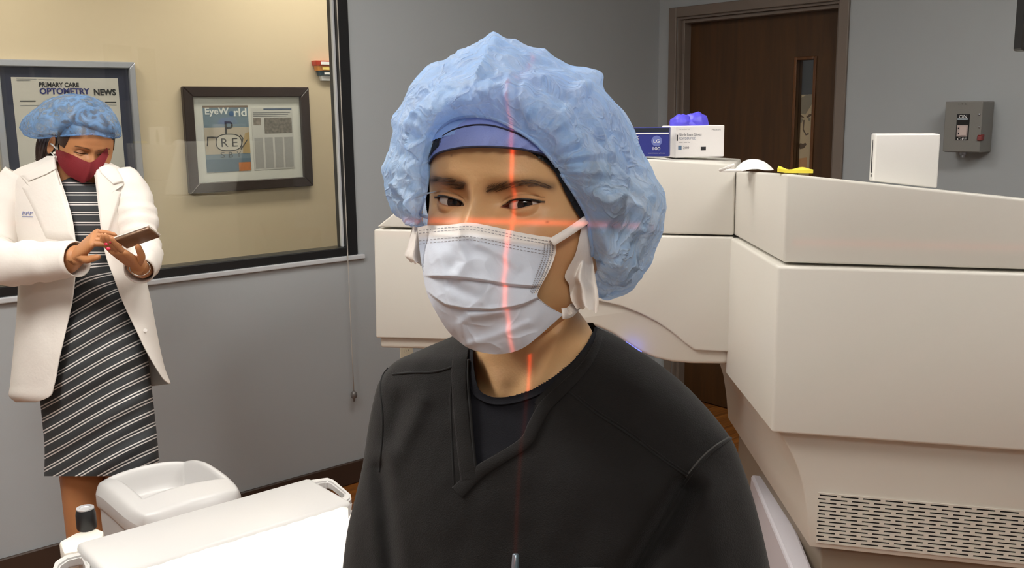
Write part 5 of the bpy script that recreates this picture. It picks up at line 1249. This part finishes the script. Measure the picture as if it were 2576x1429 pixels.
flat('cover_band', gx(512), gx(625), gz(384), gz(318), yb-.0009, M_COVB, cv, .0003)
flat('cover_band', gx(512), gx(625), gz(428), gz(396), yb-.0009, mat('cover_deep', rgb(92, 116, 138), .5, var=.15), cv, .0003)
flat('cover_corner', gx(594), gx(624), gz(428), gz(406), yb-.0013, M_ORANGE, cv, .0003)
obj('sand_hill', prism([(gx(606), yb-.0014, gz(384)), (gx(625), yb-.0014, gz(384)), (gx(625), yb-.0014, gz(330)), (gx(614), yb-.0014, gz(334)), (gx(609), yb-.0014, gz(352))], (0, -.0003, 0)), mat('cover_tan', rgb(190, 160, 112), .5), cv)
yt = yb-.0022
text('masthead', 'EyeW', (gx(517), yt, gz(291)), EX, EZ, gz(271)-gz(293), M_WHITEINK, cv, width=gx(577)-gx(517), bold=.022)
text('masthead', 'rld', (gx(589), yt, gz(291)), EX, EZ, gz(271)-gz(291), M_WHITEINK, cv, width=gx(621)-gx(589), bold=.022)
obj('masthead_globe', lathe([(0, 0), (.013, 0), (.013, .0004), (0, .0004)], (gx(583), yt, gz(284)), (0, -1, 0), 20), mat('globe_blue', rgb(60, 100, 150), .5), cv)
text('chart_letter', 'P', (gx(564), yt, gz(336)), EX, EZ, gz(303)-gz(336), M_INK, cv, width=gx(585)-gx(564))
text('chart_letter', 'R', (gx(553), yt-.0006, gz(366)), EX, EZ, gz(345)-gz(366), M_INK, cv, width=gx(570)-gx(553))
text('chart_letter', 'E', (gx(580), yt-.0006, gz(366)), EX, EZ, gz(345)-gz(366), M_INK, cv, width=gx(594)-gx(580))
for k, ch_ in enumerate('SBY'): text('chart_letter', ch_, (gx(549+k*20.5), yt-.0006, gz(393)), EX, EZ, gz(379)-gz(393), mat('chart_grey', rgb(70, 78, 88), .6), cv, width=gx(560)-gx(549))
def lens(c0, c1, z0, z1, n=28): return [((gx(c0)+gx(c1))/2+math.copysign(abs(math.cos(a))**.75, math.cos(a))*(gx(c1)-gx(c0))/2, yt-.0003, (z0+z1)/2+math.copysign(abs(math.sin(a))**.8, math.sin(a))*(z1-z0)/2) for a in np.linspace(0, 2*math.pi, n, endpoint=False)]
obj('lens_area', prism(lens(540, 604, gz(376), gz(336)), (0, -.0002, 0)), mat('cover_pale', rgb(214, 206, 196), .5), cv)
ln = lens(540, 604, gz(376), gz(335)); obj('glasses_rim', tube(ln+[ln[0]], .0028, 5, sq=.3), M_INK, cv)
obj('glasses_bridge', tube([(gx(x), yt-.0004, gz(y)) for x, y in [(543, 342), (530, 341), (519, 341), (519, 352), (517, 363)]], .003, 5), M_INK, cv)
obj('glasses_temple', tube([(gx(x), yt-.0004, gz(y)) for x, y in [(602, 338), (608, 346), (604, 362), (601, 374), (610, 362), (619, 350)]], .0028, 5), M_INK, cv)
ar = flat('article_page', gx(633), gx(736), gz(428), gz(270), yb, mat('article_grey', rgb(214, 210, 208), .7), pf)
flat('headline_rule', gx(664), gx(734), gz(276), gz(272), yb-.0012, mat('rule_blue', rgb(90, 104, 130), .6), ar, .0003)
for y_ in (282, 287, 291): flat('headline_rule', gx(637), gx(730-(y_-282)), gz(y_+1.6), gz(y_), yb-.0012, M_GREYINK, ar, .0003)
flat('portrait_photo', gx(637), gx(656), gz(314), gz(296), yb-.0012, mat('photo_mix_small', rgb(140, 128, 122), .6, var=.9, vscale=55), ar, .0003)
flat('group_photo', gx(664), gx(733), gz(336), gz(296), yb-.0012, mat('photo_mix', rgb(126, 118, 112), .6, var=1.0, vscale=70), ar, .0003)
M_COLTXT = mat('column_text', rgb(176, 172, 172), .7, var=.12, vscale=150)
for a, b, c in ((637, 658, 346), (663, 683, 346), (688, 708, 346), (712, 733, 346)): flat('text_column', gx(a), gx(b), gz(424), gz(c), yb-.0012, M_COLTXT, ar, .0003)
# ---- silver framed newspaper poster
sx0, sx1 = Hp(-12, 300)[0], Hp(345, 300)[0]; sz1 = (Hp(0, 140)[2]+Hp(345, 166)[2])/2; sz0 = 1.12
ps = empty('framed_poster', ((sx0+sx1)/2, HY, sz0), 'silver frame with a newspaper front page on navy mat, behind the woman', 'picture')
M_SILVER = mat('silver_frame', rgb(178, 180, 188), .35, .6)
sfw = Hp(345, 300)[0]-Hp(331, 300)[0]+.004
frame4('frame', sx0, sx1, sz0, sz1, sfw, HY-.035, HY, M_SILVER, ps)
flat('mat_board', sx0+sfw-.002, sx1-sfw+.002, sz0+sfw-.002, sz1-sfw+.002, HY-.012, mat('navy_mat', rgb(40, 44, 72), .55, var=.15), ps)
obj('glazing', box(sx0+sfw-.002, sx1-sfw+.002, HY-.026, HY-.024, sz0+sfw-.002, sz1-sfw+.002), M_GLASS, ps)
nx0, nx1 = Hp(36, 300)[0], Hp(302, 300)[0]; nz1 = (Hp(36, 186)[2]+Hp(300, 205)[2])/2; nz0 = sz0+.09
np_ = flat('newspaper', nx0, nx1, nz0, nz1, HY-.0135, mat('newsprint', rgb(216, 208, 202), .8, var=.03), ps)
yn = HY-.0152
def nz(y): return nz1-(y-195)*(nz1-Hp(170, 300)[2])/(300-195)
def nx(x): return Hp(x, 260)[0]
text('headline', 'PRIMARY CARE', (nx(100), yn, nz(219)), EX, EZ, nz(207)-nz(219), M_INK, np_, width=nx(200)-nx(100), bold=.03)
text('headline', 'OPTOMETRY', (nx(100), yn, nz(237)), EX, EZ, nz(221)-nz(237), M_BLUEINK, np_, width=nx(226)-nx(100), bold=.04)
text('headline', 'NEWS', (nx(236), yn, nz(240)), EX, EZ, nz(223)-nz(240), M_INK, np_, width=nx(291)-nx(236), bold=.04)
for a, b, c, h in ((48, 88, 252, 3), (262, 290, 256, 3), (45, 95, 199, 1), (45, 80, 203, 1), (48, 96, 264, 1), (200, 290, 264, 1), (100, 140, 200, 1)):
    flat('text_rule', nx(a), nx(b), nz(c+h), nz(c), HY-.0148, M_INK if h > 1 else M_GREYINK, np_, .0003)
# ---- colour-tabbed file holder next to the window frame
fh = empty('file_holder', Hp(830, 205), 'wall file holder with red, orange, teal and white tabs', 'file holder')
for k, (px0, y0, y1, c) in enumerate([(793, 152, 165, rgb(196, 62, 34)), (797, 165, 178, rgb(226, 150, 70)), (802, 178, 190, rgb(52, 78, 92)), (807, 190, 203, rgb(222, 222, 224))]):
    d_ = .045-.008*k; a, b = Hp(px0, y0, d_), Hp(px0+3, y1, d_); x1_ = a[0]+.2-.012*k
    pk = obj('file_pocket', hexa([(b[0], HY-d_, b[2]), (x1_, HY-d_, b[2]), (x1_, HY, b[2]), (b[0], HY, b[2]), (a[0], HY-d_-.006, a[2]), (x1_, HY-d_-.006, a[2]), (x1_, HY, a[2]), (a[0], HY, a[2])], .001, 1), mat('tab_%d' % k, c, .45), fh)
    if k < 3:
        m_ = M_WHITEINK if k != 1 else mat('tab_yellow', rgb(240, 214, 120), .6)
        l0, l1 = a[0]+.03, a[0]+.105
        obj('tab_label', box(l0, l1, HY-d_-.0085, HY-d_-.006, b[2]+.006, a[2]-.006), m_, pk)
# ================================================================== safety switch on the door wall
BD = .11
def Bp(x, y): return pl(x, y, (DR-BD, 0, 0), (1, 0, 0))
b0, b1 = Bp(2379, 255), Bp(2472, 256); b2, b3 = Bp(2373, 381), Bp(2462, 386)
sy1, sy0 = (b0[1]+b2[1])/2, (b1[1]+b3[1])/2; sz1_, sz0_ = (b0[2]+b1[2])/2, (b2[2]+b3[2])/2
sw = empty('safety_switch', (DR, (sy0+sy1)/2, sz0_), 'grey metal safety switch box marked ON and OFF beside the door', 'switch box')
M_SWG = mat('switch_grey', rgb(128, 126, 122), .45, .2, var=.04)
obj('enclosure', box(DR-BD+.006, DR, sy0, sy1, sz0_, sz1_, .004, 2), M_SWG, sw)
cvr = obj('cover', box(DR-BD, DR-BD+.007, sy0-.002, sy1+.002, sz0_+.002, sz1_+.001, .003, 2), M_SWG, sw)
AY = np.array([0, -1., 0])  # reading direction on this wall
def Sp(x, y, o=.001): q = Bp(x, y); return np.array([DR-BD-o, q[1], q[2]])
def sflat(name, xa, xb, ya, yb_, m, o, root=cvr):
    p = Sp(xa, ya); q = Sp(xb, yb_); return obj(name, box(DR-BD-o, DR-BD-o+.0006, q[1], p[1], q[2], p[2]), m, root)
lb = sflat('switch_label', 2408, 2436, 287, 353, M_BLACK, .0012)
sflat('label_stripe', 2409, 2435, 298, 301.5, mat('stripe_pale', rgb(190, 204, 214), .5), .002, lb)
sflat('operator_plate', 2409, 2434, 315, 344, mat('plate_pale', rgb(186, 170, 166), .4), .004, lb)
for yy in (323, 336): sflat('plate_hole', 2411, 2414, yy-2, yy+2, M_INK, .0046, lb)
sflat('toggle', 2416, 2432, 318, 341, mat('toggle_tan', rgb(200, 182, 176), .35), .007, lb)
w_ = Sp(2412, 296)[1]-Sp(2432, 296)[1]
text('label_on', 'ON', Sp(2413, 297, .0022), AY, EZ, Sp(2413, 288)[2]-Sp(2413, 296)[2], M_WHITEINK, lb, width=w_)
text('label_off', 'OFF', Sp(2409, 353, .0022), AY, EZ, Sp(2409, 345)[2]-Sp(2409, 352)[2], M_WHITEINK, lb, width=w_*1.15)
text('maker_plate', 'I-T-E', Sp(2412, 264, .0014), AY, EZ, .008, mat('plate_dark', rgb(96, 92, 88), .4), sw, width=w_*1.05)
hd = Sp(2462, 345)
obj('switch_lever', prism([(DR-BD-.008, sy0-.010, hd[2]-.014), (DR-BD+.016, sy0-.010, hd[2]-.014), (DR-BD+.02, sy0-.010, hd[2]+.012), (DR-BD-.004, sy0-.010, hd[2]+.008)], (0, .02, 0), .003, 1), mat('lever_red', rgb(120, 34, 34), .45), sw)
for yy in (288, 320): q = Sp(2464, yy, .002); obj('latch_screw', lathe([(0, 0), (.004, 0), (.003, .003), (0, .004)], q, (-1, 0, 0), 12), M_METAL, sw)
q = Sp(2405, 392); obj('conduit_stub', lathe([(.0, 0), (.013, 0), (.013, -.012), (.009, -.014), (.009, -.024), (0, -.024)], (DR-.05, q[1], sz0_+.001), n=18), M_METAL, sw, auto=40)
# ================================================================== things standing on the machine
def heading(a): a = math.radians(a); return np.array([math.cos(a), math.sin(a), 0]), np.array([-math.sin(a), math.cos(a), 0])
def topz(q):
    u = (q-A0z) @ M1; w = (q-A0z) @ M2
    return (1.459 if u < -.0 else ztop(u, w)) + .0005
# white glove box
d1, d2 = heading(-22)
wz = 1.4605
fl = Mp(1698, 402, .075); fl[2] = wz; bw, bd_, bh = .166, .088, .094
gbx = empty('glove_box', fl+d1*bw/2+d2*bd_/2, 'white exam glove box with a purple glove sticking out', 'glove box')
M_CARD = mat('white_card', rgb(236, 232, 230), .55, var=.015)
obj('carton', hexa([fl, fl+d1*bw, fl+d1*bw+d2*bd_, fl+d2*bd_, fl+ZV*bh, fl+d1*bw+ZV*bh, fl+d1*bw+d2*bd_+ZV*bh, fl+d2*bd_+ZV*bh], .0025, 2), M_CARD, gbx)
def bt(s, u, z, h, m, wd=None, root=gbx, o=None, D=None): return text('print', s, (fl if o is None else o)+(d1 if D is None else D)*u+ZV*z, d1 if D is None else D, ZV, h, m, root, width=wd, depth=.0007)
bt('cranberry', .013, .082, .0045, M_GREYINK, .034); bt('Medium', .122, .079, .004, M_GREYINK, .030)
bt('Nitrile Exam Gloves', .012, .064, .0085, M_GREYINK, .075); bt('POWDER-FREE', .012, .053, .0075, mat('pale_blue_ink', rgb(140, 150, 168), .6), .055)
bt('non sterile', .012, .044, .003, M_GREYINK, .036)
nrm = -d2
def bpatch(u0, u1, z0, z1, m, root=gbx, o=None, D=None, D2=None):
    o_ = fl if o is None else o; a = d1 if D is None else D; n_ = nrm if D2 is None else -D2
    obj('print_block', hexa([o_+a*u0+ZV*z0, o_+a*u1+ZV*z0, o_+a*u1+ZV*z0+n_*.0008, o_+a*u0+ZV*z0+n_*.0008, o_+a*u0+ZV*z1, o_+a*u1+ZV*z1, o_+a*u1+ZV*z1+n_*.0008, o_+a*u0+ZV*z1+n_*.0008]), m, root)
bpatch(.010, .021, .024, .036, mat('print_blue', rgb(96, 122, 150), .6)); bpatch(.086, .103, .020, .031, M_INK); bpatch(.004, .008, .05, .068, M_INK)
bt('200', .026, .026, .007, M_GREYINK, .02)
bt('CE', .0125, .027, .006, M_WHITEINK, .006)
# purple glove
M_GLOVE = mat('purple_nitrile', rgb(92, 84, 222), .45, var=.12, vscale=40)
gv, gf, off = [], [], 0
for (cu, cz, ru, rd, rz, sd) in [(.042, .004, .034, .03, .030, 1), (.092, .006, .040, .032, .034, 5), (.07, .0, .045, .03, .022, 9)]:
    c0 = fl+d1*cu+d2*.045+ZV*(bh+cz); NU, NV = 28, 18; vs = []
    for j in range(NV):
        th = math.pi*j/(NV-1)
        for i in range(NU):
            ph = 2*math.pi*i/NU; n_ = np.array([math.sin(th)*math.cos(ph), math.sin(th)*math.sin(ph), math.cos(th)])
            k = 1+.16*fbm(n_*2.2+sd, 1, 3); vs.append(c0+d1*n_[0]*ru*k+d2*n_[1]*rd*k+ZV*n_[2]*rz*k)
    gv += vs; gf += gridf(NU, NV, True, off); off += NU*NV
obj('glove', (gv, gf), M_GLOVE, gbx, True)
# blue glove box
e1_, e2_ = heading(-56.2)
bl = Mp(1548, 400, .016); bl[2] = wz+.007; br_ = .158; bdp = .036; bhh = .084
bb = empty('glove_box', bl+e1_*br_/2, 'dark blue glove box with white lettering half behind the cap', 'glove box')
M_NAVY = mat('navy_card', rgb(44, 52, 134), .45, var=.12, vscale=8)
obj('carton', hexa([bl, bl+e1_*br_, bl+e1_*br_+e2_*bdp, bl+e2_*bdp, bl+ZV*bhh, bl+e1_*br_+ZV*bhh, bl+e1_*br_+e2_*bdp+ZV*bhh, bl+e2_*bdp+ZV*bhh], .002, 2), M_NAVY, bb)
bpatch(0.001, br_-.001, bhh-.013, bhh-.001, mat('navy_dark', rgb(30, 38, 54), .45), bb, bl, e1_, e2_)
bpatch(0.001, br_-.001, bhh-.019, bhh-.015, M_WHITEINK, bb, bl, e1_, e2_)
kw = dict(root=bb, o=bl, D=e1_)
bt('BITEX', .030, .050, .010, M_WHITEINK, .040, **kw); bt('100', .111, .0185, .0095, M_WHITEINK, .022, **kw); bt('examination gloves', .098, .008, .003, M_WHITEINK, .048, **kw)
obj('size_badge', lathe([(0, 0), (.0155, 0), (.0155, .0005), (0, .0005)], bl+e1_*.122+ZV*.045-e2_*.0003, -e2_, 28), mat('badge_blue', rgb(110, 122, 190), .5), bb)
bt('LG', .113, .040, .010, M_WHITEINK, .018, **{**kw, 'o': bl-e2_*.001})
for z_ in (.024, .017, .010): bpatch(.03, .05+z_*.2, z_, z_+.003, M_WHITEINK, bb, bl, e1_, e2_)
# white moulded mask lying on the machine
mk = empty('moulded_mask', MM(.05, -.12, 1.455), 'white cup mask lying on the machine beside the glove box', 'mask')
mc = Mp(1893, 416, -.16); mc[2] = topz(mc)+.002
h1, h2 = heading(-46)
V = []; NU, NV = 48, 16
for j in range(NV):
    r = j/(NV-1)
    for i in range(NU):
        a = 2*math.pi*i/NU; k = 1+.12*math.cos(a)**3
        z = .028*(1-r**2.3)+.004*math.sin(3*a)*r**3*(1 if math.cos(a) < .6 else .3)
        V.append(mc+h1*math.cos(a)*.050*r*k+h2*math.sin(a)*.042*r+ZV*(z+.004))
obj('mask_cup', (V, gridf(NU, NV, True)), mat('mask_white', rgb(240, 238, 234), .6, bump=.3, bscale=40), mk, True)
obj('mask_strap', tube(spl([mc-h1*.048+ZV*.018, mc-h1*.062-h2*.01+ZV*.013, mc-h1*.078-h2*.01+ZV*.006, mc-h1*.086+ZV*.002, mc-h1*.06-h2*.02+ZV*.003, mc-h1*.02-h2*.03+ZV*.004], 24), .0045, 8, sq=.5), mat('strap_white', rgb(226, 222, 218), .7), mk, True)
# yellow note pad
yn0 = Mp(2001, 428, -.41); yn0[2] = topz(yn0)+.004; h1, h2 = heading(-58)
V = []; nu, nv = 14, 8
for k in (0, 1):
    for j in range(nv):
        for i in range(nu):
            s, t = i/(nu-1)-.5, j/(nv-1)-.5
            V.append(yn0+h1*s*.082+h2*t*.06+ZV*((.008 if k else 0)+.012*max(0, -s-.25)**1.0+.003*math.sin(s*9)*(t+.5)))
Fc = gridf(nu, nv, off=nu*nv)+gridf(nu, nv, flip=True)
bd0 = list(range(nu))+[j*nu+nu-1 for j in range(1, nv)]+[(nv-1)*nu+i for i in range(nu-2, -1, -1)]+[j*nu for j in range(nv-2, 0, -1)]
Fc += [(bd0[i], bd0[(i+1) % len(bd0)], bd0[(i+1) % len(bd0)]+nu*nv, bd0[i]+nu*nv) for i in range(len(bd0))]
tag(obj('note_pad', (V, Fc), mat('yellow_paper', rgb(246, 226, 74), .6, var=.05)), 'bright yellow note pad lying flat on the machine', 'note pad')
# white upright device
dv0 = Mp(2197, 462, -.40); u0 = (dv0-A0z) @ M1; ut = u0+.150
zb = ztop(u0, -.4)+.001; zt_ = Mp(2203, 338, -.40)[2]
dv = empty('white_device', MM(u0+.07, -.36, zb), 'white upright device with a dark side slot on the machine', 'device')
M_DEV = mat('device_white', rgb(238, 236, 232), .35, var=.01)
d1_, d2_ = heading(-54)
o_ = np.array([dv0[0], dv0[1], zb]); wd, dd, hh_ = .142, .09, zt_-zb
obj('housing', hexa([o_+ZV*.002, o_+d1_*wd+ZV*-.0135, o_+d1_*wd+d2_*dd+ZV*-.018, o_+d2_*dd+ZV*-.004, o_+ZV*hh_, o_+d1_*wd+ZV*hh_, o_+d1_*wd+d2_*dd+ZV*hh_, o_+d2_*dd+ZV*hh_], .004, 3), M_DEV, dv, auto=35)
# slot on the left side: lies just proud of the housing's left face
sl = [(.36, .08), (.54, .08), (.56, .2), (.56, .5), (.54, .74), (.50, .86), (.46, .88), (.42, .84), (.38, .7), (.36, .4)]
sp = obj('side_slot', prism([o_-d1_*.0006+d2_*dd*(1-a)+ZV*hh_*b for a, b in sl], d1_*.0004), M_VENTBACK, dv)
obj('slot_bar', hexa([o_-d1_*.0012+d2_*dd*a+ZV*hh_*b for b, a in ((.14, .40), (.14, .68))]+[o_-d1_*.0004+d2_*dd*a+ZV*hh_*b for b, a in ((.14, .68), (.14, .40))]+[o_-d1_*.0012+d2_*dd*a+ZV*hh_*b for b, a in ((.17, .40), (.17, .68))]+[o_-d1_*.0004+d2_*dd*a+ZV*hh_*b for b, a in ((.17, .68), (.17, .40))]), M_DEV, sp)
# ---- dark monitor whose edge enters at the top right
mo = P(2572, 128, 1.9); h1, h2 = heading(-40)
mn = empty('hanging_monitor', mo+h1*.3, 'black monitor edge at the top right corner', 'monitor')
sc_ = obj('monitor_case', hexa([mo, mo+h1*.55, mo+h1*.55+h2*.04, mo+h2*.04, mo+ZV*.34, mo+h1*.55+ZV*.34, mo+h1*.55+h2*.04+ZV*.34, mo+h2*.04+ZV*.34], .006, 2), M_BLACK, mn)
obj('screen', hexa([mo+h1*.02+ZV*.02-h2*.0008, mo+h1*.53+ZV*.02-h2*.0008, mo+h1*.53+ZV*.02+h2*.0004, mo+h1*.02+ZV*.02+h2*.0004]+[q+ZV*.3 for q in (mo+h1*.02+ZV*.02-h2*.0008, mo+h1*.53+ZV*.02-h2*.0008, mo+h1*.53+ZV*.02+h2*.0004, mo+h1*.02+ZV*.02+h2*.0004)]), mat('screen_off', rgb(14, 15, 18), .12), mn)
obj('ceiling_pole', tube([mo+h1*.275+h2*.05+ZV*.2, np.array([*(mo+h1*.275+h2*.05)[:2], ZC])], .02, 14), M_METAL, mn, True)
# ---- dark caster stool edge behind the shoulder, on the floor by the machine
bpy.context.view_layer.update()
